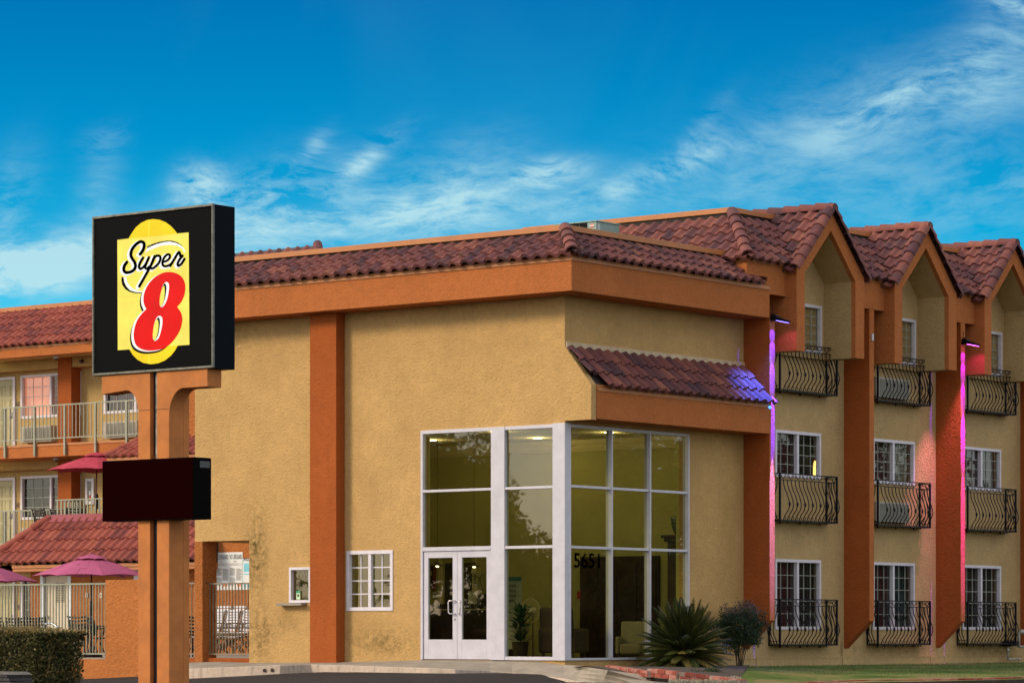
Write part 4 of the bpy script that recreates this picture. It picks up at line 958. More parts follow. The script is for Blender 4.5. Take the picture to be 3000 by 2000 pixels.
# lower reader board, dark, its screen given a faint red glow
rx0, rx1 = onY(299, 1400, SY - .066).x, onY(566, 1400, SY - .066).x; ry1 = onX(619, 1400, rx1).y
b = M(); b.box(rx0, rx1, SY - .06, ry1, 2.285, 3.235); rb = obj('reader_board', b, mat('reader_board_case', (.0015, .001, .0012), .5, spec=.02), sign, bevel=.005)
b = M(); b.box(rx0 + .012, rx1 - .012, SY - .066, SY - .0605, 2.30, 3.222); obj('reader_screen', b, mat('dark_led_screen', (.0022, .0002, .0002), .5, spec=.0, var=.2, scale=1.2, emit=(.014, .0012, .001), es=.35), rb)
Sx = Face('x', rx1); b = M(); Sx.box(b, ry1 - .26, ry1 - .04, .001, .006, 3.08, 3.18); obj('vent_panel', b, mat('dark_vent', (.02, .025, .025), .4), rb)
# ================================================================== COURTYARD WING
cw = thing('courtyard_wing', 'three storey courtyard wing with walkway balconies, sage railings and red clay tile edge', 'building', (-29, 16, 0))
YW, YR = 14.7, 13.2; W_ = Face('y', YW); Rr = Face('y', YR)
XE = -24.2; XS = -40.
ctan = stucco('tan_stucco_courtyard', (.50, .34, .13), seed=31, var=.08)
FL = [-.03, 2.90, 5.80]
for i in range(4):
    pass
wx = [(-30.82, -28.35), (-27.44, -24.97), (-35.6, -33.2)]
hl = []
for f in FL:
    for a, b_ in wx: hl.append((a, b_, f + .87, f + 2.12))
mb = M(); W_.wall(mb, XS, XE, -.2, 8.5, .2, holes=hl); obj('wall', mb, ctan, cw)
for fi, f in enumerate(FL):
    for (a, b_) in wx:
        light = mat('peach_lit_curtain', (.75, .32, .22), .9, var=.12, scale=2, emit=(.9, .33, .2), es=.35) if fi == 2 and a == wx[0][0] else None
        bk = (light or (curt), mat('coral_curtain', (.35, .10, .05), .9, var=.4, scale=4)) if fi == 2 else (darkroom, curt)
        if a == -27.44 and fi == 2: bk = (curt, mat('pink_lit_curtain', (.75, .30, .22), .9, emit=(.9, .33, .25), es=.3))
        window(cw, W_, a, b_, f + .87, f + 2.12, 3, 4, fw=.075, backs=bk, bar=.014)
    for (a, b_) in ((-32.0, -31.02), (-36.8, -35.8)):
        d_ = M(); W_.box(d_, a + .09, b_ - .09, .0, .03, f + .02, f + 2.0)
        for (u0, u1) in ((.18, .44), (.54, .80)):
            for (q0, q1) in ((.15, .75), (.85, 1.45), (1.55, 1.85)):
                for (e0, e1, g0, g1) in ((u0, u1, q0, q0 + .02), (u0, u1, q1 - .02, q1), (u0, u0 + .02, q0, q1), (u1 - .02, u1, q0, q1)): W_.box(d_, a + e0, a + e1, .03, .042, f + g0, f + g1)
                W_.box(d_, a + u0 + .05, a + u1 - .05, .03, .04, f + q0 + .05, f + q1 - .05)
        dr = obj('door', d_, mat('olive_cream_door', (.42, .38, .19), .5, var=.08), cw)
        d_ = M(); W_.box(d_, a, a + .085, 0.002, .05, f, f + 2.1); W_.box(d_, b_ - .085, b_, .002, .05, f, f + 2.1); W_.box(d_, a + .085, b_ - .085, .002, .05, f + 2.02, f + 2.1); obj('door_frame', d_, white, dr)
        d_ = M(); d_.tube([W_.p(b_ - .14, .03, f + .95), W_.p(b_ - .14, .07, f + .95), W_.p(b_ - .24, .07, f + .95)], .012, 6); W_.box(d_, b_ - .17, b_ - .11, .03, .045, f + .9, f + 1.08); obj('door_handle', d_, steel, dr)
        pl = M(); W_.box(pl, b_ + .03, b_ + .14, .001, .012, f + 1.22, f + 1.38); po = obj('room_plate', pl, mat('brown_plate', (.16, .09, .035), .5), cw)
        if a == -32.0:
            me = text_mesh(['106', '206', '306'][fi], .06, lambda x, y, z_: (b_ + .038 + x, YW - .014, f + 1.27 + z_), .002); obj('room_number', me, blackp, po)
        lf = M(); lf.lathe([(.07, 0), (.09, -.03), (.06, -.08), (.0, -.09)], W_.p((a + b_) / 2 - .3, .35, f + 2.56), 14); lo_ = obj('walkway_light', lf, mat('walkway_lamp_glow', (1, .9, .5), .5, emit=(1, .85, .3), es=7), cw)
        ld = bpy.data.lights.new('walkway_lamp', 'POINT'); ld.energy = 16; ld.color = (1, .88, .32); ld.shadow_soft_size = .08
        lo = bpy.data.objects.new('walkway_lamp', ld); COL.objects.link(lo); lo.location = W_.p((a + b_) / 2 - .3, .35, f + 2.42)
    if fi: ptac(cw, W_, -30.55, -29.28, f + .16, f + .62, .28); ptac(cw, W_, -27.2, -25.9, f + .16, f + .62, .28)
    # column
    mb = M(); mb.box(-28.90, -28.36, YW - .38, YW, f, f + 2.5); obj('column', mb, rust, cw)
    # slab edge, soffit beam
    if fi:
        mb = M(); mb.box(XS, XE, YR, YW + .1, f - .37, f - .07); obj('slab', mb, orange, cw)
        mb = M(); mb.box(XS, XE, YR - .02, YW, f - .068, f - .005); obj('slab_edge_trim', mb, trim, cw)
        mb = M(); mb.box(XS, XE, YW - .35, YW - .002, f - .62, f - .372); obj('soffit_beam', mb, ctan, cw)
mb = M(); mb.box(XS, XE, YR - .0, YR + .22, 8.27, 8.50); obj('fascia', mb, orange, cw)
mb = M(); mb.box(XS, XE, YR - .02, YR + .2, 8.502, 8.58); obj('fascia_trim', mb, trim, cw)
mb = M(); mb.box(XS, XE, YR + .221, YW + 4, 8.30, 8.42); mb.box(XS, XE, YW - .35, YW - .002, 8.02, 8.29); obj('soffit', mb, ctan, cw)
tile_slope('tile_roof', (XS, YR - .10, 8.60), (XE, YR - .10, 8.60), (0, 1.25, 1.17), 1.62, tiles_r, cw, expo=.30)
mb = M(); mb.prism([(YR, 8.58), (YR + 1.2, 9.72), (YR + 1.2, 8.58)], lambda a, b, c: (c, a, b), XS, XE); obj('roof_deck', mb, deck, cw)
mb = M(); mb.box(XS, XE, YR + 1.02, YR + 1.2, 9.72, 9.84); obj('parapet_coping', mb, trim, cw)
def railing(par, F, a0, a1, zb, zt, m_, post=1.22, start=None, drop=.45, step=.147, name='railing', skirt=True, ps=.03, br=.011, label=None):
    mb = M(); F.box(mb, a0, a1, -.02, .02, zt - .035, zt); F.box(mb, a0, a1, -.015, .015, zb, zb + .03)
    o = obj(name, mb, m_, par, label=label)
    mb = M(); a = a0 + step / 2; st = start if start is not None else a0
    while a < a1: F.box(mb, a - br, a + br, -.011, .011, zb + .03, zt - .035); a += step
    obj('balusters', mb, m_, o)
    if post:
        mb = M(); a = st
        while a <= a1 + .01: F.box(mb, a - ps, a + ps, -.028, .032, zb - drop, zt - .036); a += post
        obj('posts', mb, m_, o)
    return o
for f in FL[1:]:
    x_ = onY(15, 1300, YR - .05).x
    railing(cw, Face('y', YR - .05), x_ - 1.22 * 7, XE, f + .12, f + 1.07, railp, 1.205, x_ - 1.205 * 7, .46)
# ================================================================== POOL HOUSE
ph = thing('pool_house', 'single storey terracotta pool house with hipped red tile roof and roof deck', 'building', (-21, 12.5, 0))
YP = 11.0; Pf = Face('y', YP); XL, XR2 = -26.5, onY(588, 1600, 10.35).x
mb = M(); Pf.wall(mb, XL, -14.0, -.2, 2.9, .2, holes=[(-26.08, -24.95, -.03, 2.22)]); mb.box(XL, XL + .2, 11.2, 14.5, -.2, 2.9); mb.box(XL, -14.0, 11.2, 14.5, 2.75, 2.92)
obj('wall', mb, wallorange, ph)
ey = 10.35
mb = M(); mb.box(-27.3, XR2, ey, YP, 2.17, 2.25); mb.box(-27.3, XL, ey, 14, 2.171, 2.251); mb.box(-27.36, XR2, ey - .03, YP, 2.252, 2.34); mb.box(-27.36, XL, ey - .03, 14, 2.2521, 2.341); obj('eave_trim', mb, trim, ph)
rs = Vector((0, 1.20, 1.18))
tile_slope('tile_roof', (-27.45, ey - .08, 2.40), (XR2, ey - .08, 2.40), rs, rs.length, tiles_r, ph, clips=[((-27.45, ey - .08, 0), (-1, 1, 0))], expo=.42)
tile_slope('tile_roof_end', (-27.45, ey - .08, 2.40), (-27.45, 14.2, 2.40), (1.2, 0, 1.18), rs.length, tiles_r, ph, clips=[((-27.45, ey - .08, 0), (1, -1, 0))], expo=.42)
caps('hip_cap', [(-27.42, ey - .05, 2.46), (-26.25, ey + 1.12, 3.62)], .15, tiles_r, ph, step=.5, lift=0)
mb = M(); mb.prism([(ey, 2.34), (ey + 1.1, 3.45), (ey + 1.1, 2.34)], lambda a, b, c: (c, a, b), -26.3, XR2); obj('roof_deck', mb, deck, ph)
mb = M(); mb.prism([(ey + .98, 3.52), (ey + 1.16, 3.72), (ey + 1.22, 3.72), (ey + 1.22, 3.40)], lambda a, b, c: (c, a, b), -26.25, XR2); obj('top_flashing', mb, mat('maroon_top_flashing', (.26, .045, .055), .5), ph)
mb = M(); mb.box(-26.1, -14, ey + 1.23, 14.6, 2.93, 3.0); obj('deck_floor', mb, concrete, ph)
railing(ph, Face('y', 12.0), -26.55, -18, 3.62, 4.16, railp, 0, step=.145, br=.018)
rx = Face('x', -26.57); mb = M(); rx.box(mb, 12.0, 12.9, -.02, .02, 4.13, 4.159)
for i in range(7): rx.box(mb, 12.06 + i * .13, 12.10 + i * .13, -.02, .02, 3.62, 4.13)
obj('side_railing', mb, railp, ph)
d_ = M(); Pf.box(d_, -25.98, -25.05, -.12, -.07, -.02, 2.15)
for r_ in range(12):
    for (u0, u1) in ((-25.60, -25.44), (-25.40, -25.24)): Pf.box(d_, u0, u1, -.068, -.060, 1.35 + r_ * .045, 1.37 + r_ * .045, 1)
dr = obj('door', d_, [mat('beige_service_door', (.52, .45, .33), .5, var=.06), deck], ph)
d_ = M(); Pf.box(d_, -26.10, -25.99, -.15, .02, -.02, 2.235); Pf.box(d_, -25.04, -24.93, -.15, .02, -.02, 2.235); Pf.box(d_, -25.99, -25.04, -.15, .02, 2.15, 2.234); obj('door_frame', d_, mat('pale_blue_white_frame', (.62, .68, .74), .5), dr)
d_ = M(); d_.lathe([(.02, 0), (.045, -.03), (.045, -.06), (.0, -.08)], Pf.p(-25.88, -.07, .95), 12, axis='y'); obj('door_knob', d_, mat('chrome_knob', (.6, .62, .64), .2, .9), dr, smooth=True)
for k, px in enumerate((400,)):
    x_ = onY(395, 1700, YP).x; d_ = M(); Pf.box(d_, x_, x_ + .5, .001, .04, 0, 2.2); obj('white_door_frame', d_, white, ph)
# stair tower with its own tile canopy
tx = onY(425, 1300, 12.4).x
mb = M(); mb.box(tx, -14, 12.4, 14.4, 2.93, 7.2); obj('stair_tower', mb, wallorange, ph)
cx0 = onY(318, 1340, 11.9).x; zc = onY(318, 1342, 11.9).z
tile_slope('canopy_tiles', (cx0, 11.85, zc + .03), (-17.5, 11.85, zc + .03), (0, .8, .62), 1.0, tiles_r, ph, clips=[((cx0, 11.85, 0), (-1, 1, 0))], expo=.34)
caps('canopy_hip_cap', [(cx0 - .02, 11.85, zc + .05), (cx0 + .85, 12.65, zc + .62)], .11, tiles_r, ph, step=.45, lift=0)
mb = M(); mb.box(cx0 - .02, -17.5, 11.86, 12.6, zc - .17, zc); obj('canopy_trim', mb, trim, ph)
# wall lights
def wall_light(x_, z_, y_, lab):
    t = thing('wall_light', lab, 'wall light', (x_, y_, z_), 'twin wall lights of the pool house')
    b = M(); F = Face('y', y_); F.box(b, x_ - .11, x_ + .12, .0, .13, z_ - .18, z_ + .18); obj('housing', b, mat('putty_housing', (.50, .42, .30), .5), t, bevel=.015)
    b = M(); F.box(b, x_ - .10, x_ + .03, .131, .15, z_ - .14, z_ + .06); obj('lens', b, mat('lamp_lens', (.6, .58, .45), .3, emit=(1, .85, .5), es=.6), t, bevel=.01)
p = onY(82, 1652, YP); wall_light(p.x, p.z, YP - .03, 'putty coloured wall light at the left corner of the pool house')
p = onY(337, 1637, YP); wall_light(p.x, p.z, YP - .03, 'putty coloured wall light above the umbrella on the pool house')
for (px, py, lab, nm) in ((255, 1742, 'small white switch plate with dark socket on the pool house wall', 'switch_plate'), (296, 1743, 'small cream outlet cover on the pool house wall', 'outlet_cover')):
    p = onY(px, py, YP - .01); b = M(); F = Face('y', YP - .01); F.box(b, p.x - .04, p.x + .04, 0, .015, p.z - .065, p.z + .065, 0); F.box(b, p.x - .018, p.x + .018, .0152, .02, p.z - .035, p.z + .035, 1)
    tag(obj(nm, b, [mat(nm, (.6, .56, .48), .5), deck if px == 255 else trim], bevel=.003), lab, nm.replace('_', ' '))
# extinguisher cabinet on the upper wall, dome cameras
p = onY(266, 1439, YW); q_ = onY(256, 1404, YW); F = W_
t = thing('extinguisher_cabinet', 'tall narrow white fire extinguisher cabinet on the second floor wall', 'cabinet', (p.x, YW, p.z))
h_ = .37; b = M(); F.box(b, p.x - .17, p.x + .17, 0.002, .06, p.z - h_, p.z + h_); obj('case', b, white, t, bevel=.008)
b = M(); F.box(b, p.x - .08, p.x + .08, .061, .064, p.z - h_ + .1, p.z + h_ - .08); obj('pane', b, mat('cabinet_glass', (.05, .035, .02), .15, var=.8, scale=18), t)
b = M(); F.box(b, p.x + .0, p.x + .06, .065, .07, p.z - .1, p.z + .02, 0); F.box(b, p.x, p.x + .06, .065, .07, p.z - .2, p.z - .11, 1); obj('extinguisher_label', b, [mat('pale_tag', (.5, .6, .65), .5), mat('red_tag', (.5, .03, .02), .5)], t)
for (px, py, lab) in ((165, 1049, 'white dome security camera under the top eave of the courtyard wing'), (165, 1346, 'white dome security camera under the walkway slab above the umbrella')):
    p = onY(px, py, 13.6); t = thing('security_camera', lab, 'security camera', tuple(p), 'dome cameras of the courtyard wing')
    b = M(); b.lathe([(.075, .07), (.085, .0), (.075, -.012)], p, 16); obj('camera_base', b, whitep, t, smooth=False)
    b = M(); b.lathe([(.07, -.012), (.05, -.05), (.0, -.065)], p, 16); obj('dome', b, mat('smoked_dome', (.03, .03, .03), .1), t, smooth=True)
p = onY(238, 1058, 14.3); b = M(); b.lathe([(.0, -.05), (.05, -.04), (.055, .05), (.0, .06)], p, 12, axis='y'); tag(obj('floodlight', b, mat('dark_red_flood', (.05, .01, .01), .4)), 'small dark floodlight under the top eave beside the sign cabinet', 'floodlight')
# ================================================================== POOL FENCE, POSTERS AND FURNITURE
fence = thing('pool_fence', 'sage steel pool fence on a low terracotta wall left of the sign post', 'fence', (-14, 0, -.4))
mb = M(); mb.box(-17.5, -12.47, -.0, .22, -.7, -.04); mb.box(-12.47, -11.45, -.03, .25, -.7, 1.675)
obj('low_wall', mb, stucco('terracotta_fence_wall', (.46, .16, .042), bump=.6, seed=17, grime=.2, gcol=(.3, .12, .05), scale=.7), fence)
mb = M(); mb.box(-17.5, -12.471, .03, .19, -.038, -.02); obj('ledge', mb, concrete, fence)
xb_ = onY(312, 1800, 0.1).x
railing(fence, Face('y', .11), xb_ - .0955 * 45, xb_ - .0, .06, 1.615, railp, 0, step=.0955, name='railing', br=.008)
fence2 = thing('pool_fence', 'bronze steel fence closing the passage below the lobby wall', 'fence', (-9, 0, -.1))
mb = M(); mb.box(-10.9, -9.832, -.0, .2, -.35, .0); mb.box(-9.60, -8.272, .1, .26, -.35, .0); obj('low_wall', mb, rust, fence2)
railing(fence2, Face('y', .2), -9.62, -8.275, .07, 1.585, railb, 0, step=.0905, br=.008); railing(fence2, Face('y', .12), -10.9, -9.60, .07, 1.60, railb, 0, step=.0905, br=.008)
# posters on the pool house wall
PF = Face('y', YP); ptx = lambda px: onY(px, 1700, YP).x; pz = lambda py, px=670: onY(px, py, YP).z
pw, pcy, pog, pgr = mat('poster_white', (.66, .68, .66), .6, var=.04), mat('poster_cyan', (.05, .48, .62), .6), mat('poster_orange', (.75, .22, .06), .6), mat('poster_grey_print', (.22, .21, .19), .6)
def poster(lab, xa, xb, za, zb, group=None, fn=None):
    t = thing('poster', lab, 'sign', ((xa + xb) / 2, YP, za), group); b = M(); PF.box(b, xa, xb, .002, .014, za, zb); obj('board', b, pw, t)
    if fn: fn(t)
    return t
def lines(t, xa, xb, za, zb, step, m_, thick=.4):
    b = M(); z_ = zb; k = 0
    while z_ - step > za: L = (xb - xa) * (1 if k % 5 else .7); PF.box(b, xa, xa + L, .0145, .016, z_ - step * thick, z_); z_ -= step; k += 1
    obj('print', b, m_, t)
zt0, zt1, zm = pz(1676), pz(1617), pz(1722)
xs = [ptx(606), ptx(640), ptx(683)]; xe = [ptx(640), ptx(683), ptx(732)]
xs = [ptx(590), ptx(633), ptx(673)]; xe = [ptx(632.5), ptx(672.5), ptx(712)]
def nl(t, xa):
    me = text_mesh('NO LIFEGUARD', .17, lambda x, y, z_: (xa + .015 + x, YP - .016, pz(1637) + z_), .002, sx=.36, bold=.002); obj('lettering', me, pog, t)
    me = text_mesh('ON DUTY', .05, lambda x, y, z_: (xa + .14 + x, YP - .016, pz(1646) + z_), .002, sx=.5); obj('lettering', me, pog, t)
for k in range(3):
    w_ = xe[k] - xs[k]
    poster('white NO LIFEGUARD sign in orange letters, %s of three above the loungers' % ['leftmost', 'middle', 'rightmost'][k], xs[k], xe[k] - .004, pz(1650), zt1, 'no lifeguard signs on the pool house wall', lambda t, xa=xs[k]: nl(t, xa))
    def rules(t, xa=xs[k], w_=w_):
        lines(t, xa + .02, xa + w_ - .03, pz(1658), pz(1652.5), .022, pgr)
        lines(t, xa + .02, xa + w_ * .44, pz(1686), pz(1663), .016, pgr, .6); lines(t, xa + w_ * .52, xa + w_ * .94, pz(1700), pz(1665), .017, pgr, .6)
        lines(t, xa + .02, xa + w_ * .44, pz(1716), pz(1690), .018, pgr, .5); b = M(); PF.box(b, xa + w_ * .58, xa + w_ * .86, .0145, .016, pz(1717), pz(1706)); obj('emblem', b, pog, t)
    poster('white pool rules board of small grey print, %s of three below the lifeguard signs' % ['leftmost', 'middle', 'rightmost'][k], xs[k], xe[k] - .004, pz(1727), pz(1651), 'pool rules boards on the pool house wall', rules)
def pool_s(t):
    me = text_mesh('POOL RULES', .11, lambda x, y, z_: (ptx(714.5) + x, YP - .016, pz(1643) + z_), .002, sx=.7, bold=.003); obj('lettering', me, pcy, t)
    lines(t, ptx(716), ptx(745), pz(1676), pz(1650), .028, pcy, .75); lines(t, ptx(716), ptx(745), pz(1686), pz(1680), .03, pcy, .8)
    b = M(); PF.box(b, ptx(716), ptx(722), .0145, .016, pz(1722), pz(1708)); PF.box(b, ptx(726), ptx(733), .0145, .016, pz(1722), pz(1708)); PF.box(b, ptx(712.6), ptx(713.2), .0145, .016, pz(1727), pz(1637)); obj('panel_print', b, pcy, t)
poster('white and cyan pool rules sign at the right edge of the passage', ptx(712.4), ptx(752), pz(1727), pz(1636), None, pool_s)
# stacked slatted loungers / chairs behind the passage fence
brz = mat('brown_bronze_frame', (.14, .085, .045), .45, .2, var=.2); strapw = mat('white_vinyl_strap', (.66, .66, .70), .5, var=.04); chblack = mat('black_cast_chair', (.018, .010, .010), .5, spec=.3)
def strap_chair(t):
    f = M()
    for sx_ in (-.27, .27):
        f.tube([(sx_, -.38, .06), (sx_, -.30, .40), (sx_, -.05, .46), (sx_, .18, .50), (sx_, .27, .80), (sx_, .36, 1.08), (sx_, .40, 1.12)], .018, 6)
        f.tube([(sx_, .42, .02), (sx_, .30, .18), (sx_, .06, .34), (sx_, .02, .48)], .018, 6); f.tube([(sx_, -.42, .02), (sx_, -.36, .14), (sx_, -.1, .26), (sx_, .1, .40)], .016, 6)
        f.tube([(sx_, -.32, .44), (sx_, -.30, .66), (sx_, -.1, .70), (sx_, .20, .68)], .016, 6)
    f.tube([(-.27, .37, 1.09), (.27, .37, 1.09)], .016, 6); f.tube([(-.27, -.3, .42), (.27, -.3, .42)], .016, 6)
    obj('frame', f, brz, t, smooth=True)
    f = M()
    for i in range(9):
        q = i / 8; y_, z_ = .20 + .16 * q, .54 + .54 * q; f.box(-.25, .25, y_ - .012, y_ + .004, z_, z_ + .045)
    for i in range(6): f.box(-.25, .25, -.28 + i * .08, -.225 + i * .08, .455 + .005 * i, .465 + .005 * i)
    obj('straps', f, strapw, t); return t
WORLD['x'] = Vector((0, 0, 0))
def placed(maker, name, lab, cat, loc, rz=0, group=None, scale=1):
    t = bpy.data.objects.new(name, None); COL.objects.link(t); t.empty_display_size = .2; tag(t, lab, cat, group); WORLD[t.name] = Vector((0, 0, 0)); maker(t)
    t.location = loc; t.rotation_euler = (0, 0, rz); t.scale = (scale,) * 3; return t
def again(src, lab, loc, rz=0, scale=1):
    c = copy_tree(src); c['label'] = lab; c.location = loc; c.rotation_euler = (0, 0, rz); c.scale = (scale,) * 3; return c
def chpos(px, py, z_=-.03): p = onZ(px, py, z_); return p
lc = [onY(px, 1900, 8.6) for px in (606, 651, 700)]
st = None
for k, p in enumerate(lc):
    for q in range(2):
        loc = (p.x + q * .12, p.y + q * .10, -.03 + q * .10); lab = '%s white strapped lounge chair %s its stack against the orange pool wall' % (['leftmost', 'middle', 'rightmost'][k], ['at the bottom of', 'on top of'][q])
        if st is None: st = placed(strap_chair, 'lounge_chair', lab, 'chair', loc, -.15, 'white strapped chairs stacked in the passage')
        else: again(st, lab, loc, -.15)
def lattice_chair(t):
    f = M()
    for sx_ in (-.24, .24):
        f.tube([(sx_, -.26, .0), (sx_ * .98, -.25, .42), (sx_, .0, .44), (sx_ * 1.0, .24, .44), (sx_ * 1.02, .30, .80), (sx_ * 1.1, .36, .95)], .018, 6); f.tube([(sx_, .24, .42), (sx_, .30, .18), (sx_ * 1.05, .36, .0)], .018, 6); f.tube([(sx_ * 1.1, -.2, .44), (sx_ * 1.15, -.2, .64), (sx_ * 1.1, .1, .67), (sx_ * 1.05, .28, .66)], .016, 6)
    obj('frame', f, chblack, t, smooth=True)
    f = M()
    for i in range(6):
        q = i / 5; y_, z_ = .24 + .10 * q, .50 + .40 * q; f.tube([(-.26, y_, z_ + .02), (0, y_ + .03, z_), (.26, y_, z_ + .02)], .022, 5)
    for i in range(7): x_ = -.22 + i * .0733; f.tube([(x_, .25, .50), (x_ * 1.05, .30, .72), (x_ * 1.15, .35, .92)], .010, 4)
    for i in range(7): f.box(-.24, .24, -.24 + i * .07, -.20 + i * .07, .44, .455)
    obj('slats', f, chblack, t, smooth=True); return t
def patio_table(t):
    f = M(); f.lathe([(.0, .70), (.52, .70), (.54, .715), (.52, .73), (.0, .73)], (0, 0, 0), 28); obj('table_top', f, mat('dark_green_table', (.015, .022, .02), .4), t)
    f = M()
    for i in range(4): a = i * math.pi / 2 + .4; f.tube([(math.cos(a) * .38, math.sin(a) * .38, .0), (math.cos(a) * .22, math.sin(a) * .22, .3), (math.cos(a) * .34, math.sin(a) * .34, .70)], .018, 6)
    obj('legs', f, chblack, t, smooth=True); return t
canvas_a = mat('raspberry_canvas', (.42, .10, .20), .85, var=.08, scale=5, bump=.2, bscale=120, spec=.1); canvas_b = mat('plum_canvas', (.34, .085, .17), .85, var=.08, scale=5, bump=.2, bscale=120, spec=.1); canvas_r = mat('crimson_canvas', (.42, .055, .085), .85, var=.08, scale=5, bump=.2, bscale=120, spec=.1)
def umbrella(m_, polem, H=2.4, Rr_=1.38, lift=.0, rot=.2):
    def mk(t):
        n = 8
        def cone(r0, h0, r1, h1, sag, seg=6):
            b = M(); 
            for k in range(n):
                a0, a1 = rot + 2 * math.pi * k / n, rot + 2 * math.pi * (k + 1) / n
                for i in range(seg):
                    for j in range(5):
                        def P(i_, j_):
                            u = i_ / seg; v = j_ / 5; r = r0 + (r1 - r0) * u; h = h0 + (h1 - h0) * (u ** 1.12)
                            q0 = Vector((math.cos(a0) * r, math.sin(a0) * r, h)); q1 = Vector((math.cos(a1) * r, math.sin(a1) * r, h)); p = q0.lerp(q1, v); p.z += sag * u * math.sin(math.pi * v) * (1.0); f_ = 1 - .05 * u * math.sin(math.pi * v); p.x *= f_; p.y *= f_; return p
                        b.quad(P(i, j), P(i + 1, j), P(i + 1, j + 1), P(i, j + 1))
            return b
        b = cone(.25, H - .10, Rr_, H - .50, .035); c = obj('canopy', b, m_, t, smooth=False); 
        so_ = c.modifiers.new('thickness', 'SOLIDIFY'); so_.thickness = .006
        b = cone(.02, H + .02, .42, H - .11, .02, 3); v = obj('vent_cap', b, m_, c); v.modifiers.new('thickness', 'SOLIDIFY').thickness = .005
        b = M(); b.tube([(0, 0, .0), (0, 0, H + .03)], .019, 8); b.lathe([(.035, H + .0), (.0, H + .05)], (0, 0, 0), 10); obj('pole', b, polem, t, smooth=True)
        b = M()
        for k in range(n): a = rot + 2 * math.pi * k / n; b.tube([(0, 0, H - .02), (math.cos(a) * Rr_ * .98, math.sin(a) * Rr_ * .98, H - .51)], .008, 4)
        obj('ribs', b, polem, t)
        b = M(); b.lathe([(.045, .90), (.05, .95), (.05, 1.25), (.04, 1.3)], (0, 0, 0), 10); b.lathe([(.24, 0), (.25, .05), (.06, .12), (.05, .3)], (0, 0, 0), 20); obj('base', b, chblack, t)
    return mk
dpole = mat('dark_umbrella_pole', (.02, .012, .010), .4); rpole = mat('crimson_pole', (.22, .03, .04), .4)
def atdepth(px, y_): return onY(px, 1700, y_)
p = atdepth(268, 3.0); placed(umbrella(canvas_a, dpole, 2.36, 1.37), 'patio_umbrella', 'raspberry patio umbrella over the table behind the pool fence', 'umbrella', (p.x, p.y, -.03), 0, 'patio umbrellas')
pt = placed(patio_table, 'patio_table', 'round dark patio table under the raspberry umbrella', 'table', (p.x, p.y, -.03))
lch = placed(lattice_chair, 'patio_chair', 'black lattice patio chair right of the umbrella pole behind the fence', 'chair', (atdepth(306, 3.2).x, 3.2, -.03), 2.6, 'black lattice patio chairs')
again(lch, 'black lattice patio chair in front of the umbrella pole', (atdepth(262, 2.4).x, 2.3, -.03), 3.3)
again(lch, 'black lattice patio chair just left of the beige service door', (atdepth(125, 4.6).x, 4.6, -.03), 1.3)
again(lch, 'black lattice patio chair seen between post and passage column', (atdepth(557, 4.6).x, 4.6, -.03), -1.8)
p = atdepth(-42, 6.5); placed(umbrella(canvas_b, dpole, 2.34, 1.42, rot=.45), 'patio_umbrella', 'plum patio umbrella cut off by the left edge of the picture', 'umbrella', (p.x, p.y, -.03), 0, 'patio umbrellas')
again(pt, 'round dark patio table under the plum umbrella at the left edge', (p.x, p.y, -.03))
for k, (px, y_) in enumerate(((22, 6.0), (62, 6.4), (84, 7.0))): again(lch, ['leftmost', 'middle', 'rightmost'][k] + ' of three black lattice chairs by the plum umbrella above the hedge', (atdepth(px, y_).x, y_, -.03), 3.0 + k * .5)
p = atdepth(283, 12.5); placed(umbrella(canvas_r, rpole, 2.42, 1.36, rot=.05), 'patio_umbrella', 'crimson patio umbrella standing on the pool house roof deck', 'umbrella', (p.x, p.y, 3.0), 0, 'patio umbrellas')
again(pt, 'round dark patio table on the roof deck behind its railing', (p.x - .1, p.y, 3.0))
for k, (px, y_) in enumerate(((140, 12.8), (190, 13.0), (232, 12.8))): again(lch, ['leftmost', 'middle', 'rightmost'][k] + ' of three black lattice chairs on the roof deck behind the railing', (atdepth(px, y_).x, y_, 3.0), 3.1 + k * .3)
b = M(); p = onY(150, 1825, 2.0); b.tube([(p.x - .25, 2.0, -.03), (p.x - .25, 2.0, p.z - .1), (p.x - .2, 2.0, p.z - .01), (p.x + .02, 2.0, p.z), (p.x + .22, 2.0, p.z - .08), (p.x + .32, 2.0, p.z - .3), (p.x + .34, 2.0, -.03)], .024, 10)
tag(obj('pool_handrail', b, mat('chrome_rail', (.5, .55, .62), .2, .9), smooth=True), 'curved chrome pool handrail behind the fence by the beige door', 'handrail')
b = M(); p = onY(312, 1774, .5); b.lathe([(.0, -.03), (.19, -.03), (.20, 0), (.19, .03), (.0, .03)], (p.x + .06, .9, p.z), 26, axis='y')
tag(obj('life_ring', b, mat('white_life_ring', (.72, .70, .70), .5)), 'round white life ring disc half hidden by the terracotta pier', 'life ring')
# ================================================================== PLANTS
def leafmat(name, cols, rough=.55, spec=.3, trans=.25):
    m_ = bpy.data.materials.new(name); m_.use_nodes = True; t = NT(m_.node_tree); t.n.clear()
    b = t.node('ShaderNodeBsdfPrincipled'); out = t.node('ShaderNodeOutputMaterial')
    at = t.node('ShaderNodeAttribute', attribute_name='tint').outputs['Fac']
    c = t.ramp(at, list(zip([i / (len(cols) - 1) for i in range(len(cols))], cols)))
    t.put(b.inputs['Base Color'], c); b.inputs['Roughness'].default_value = rough; b.inputs['Specular IOR Level'].default_value = spec
    tl = t.node('ShaderNodeBsdfTranslucent'); t.put(tl.inputs[0], c); mx = t.node('ShaderNodeMixShader'); mx.inputs[0].default_value = trans
    t.l.new(b.outputs[0], mx.inputs[1]); t.l.new(tl.outputs[0], mx.inputs[2]); t.l.new(mx.outputs[0], out.inputs[0]); return m_
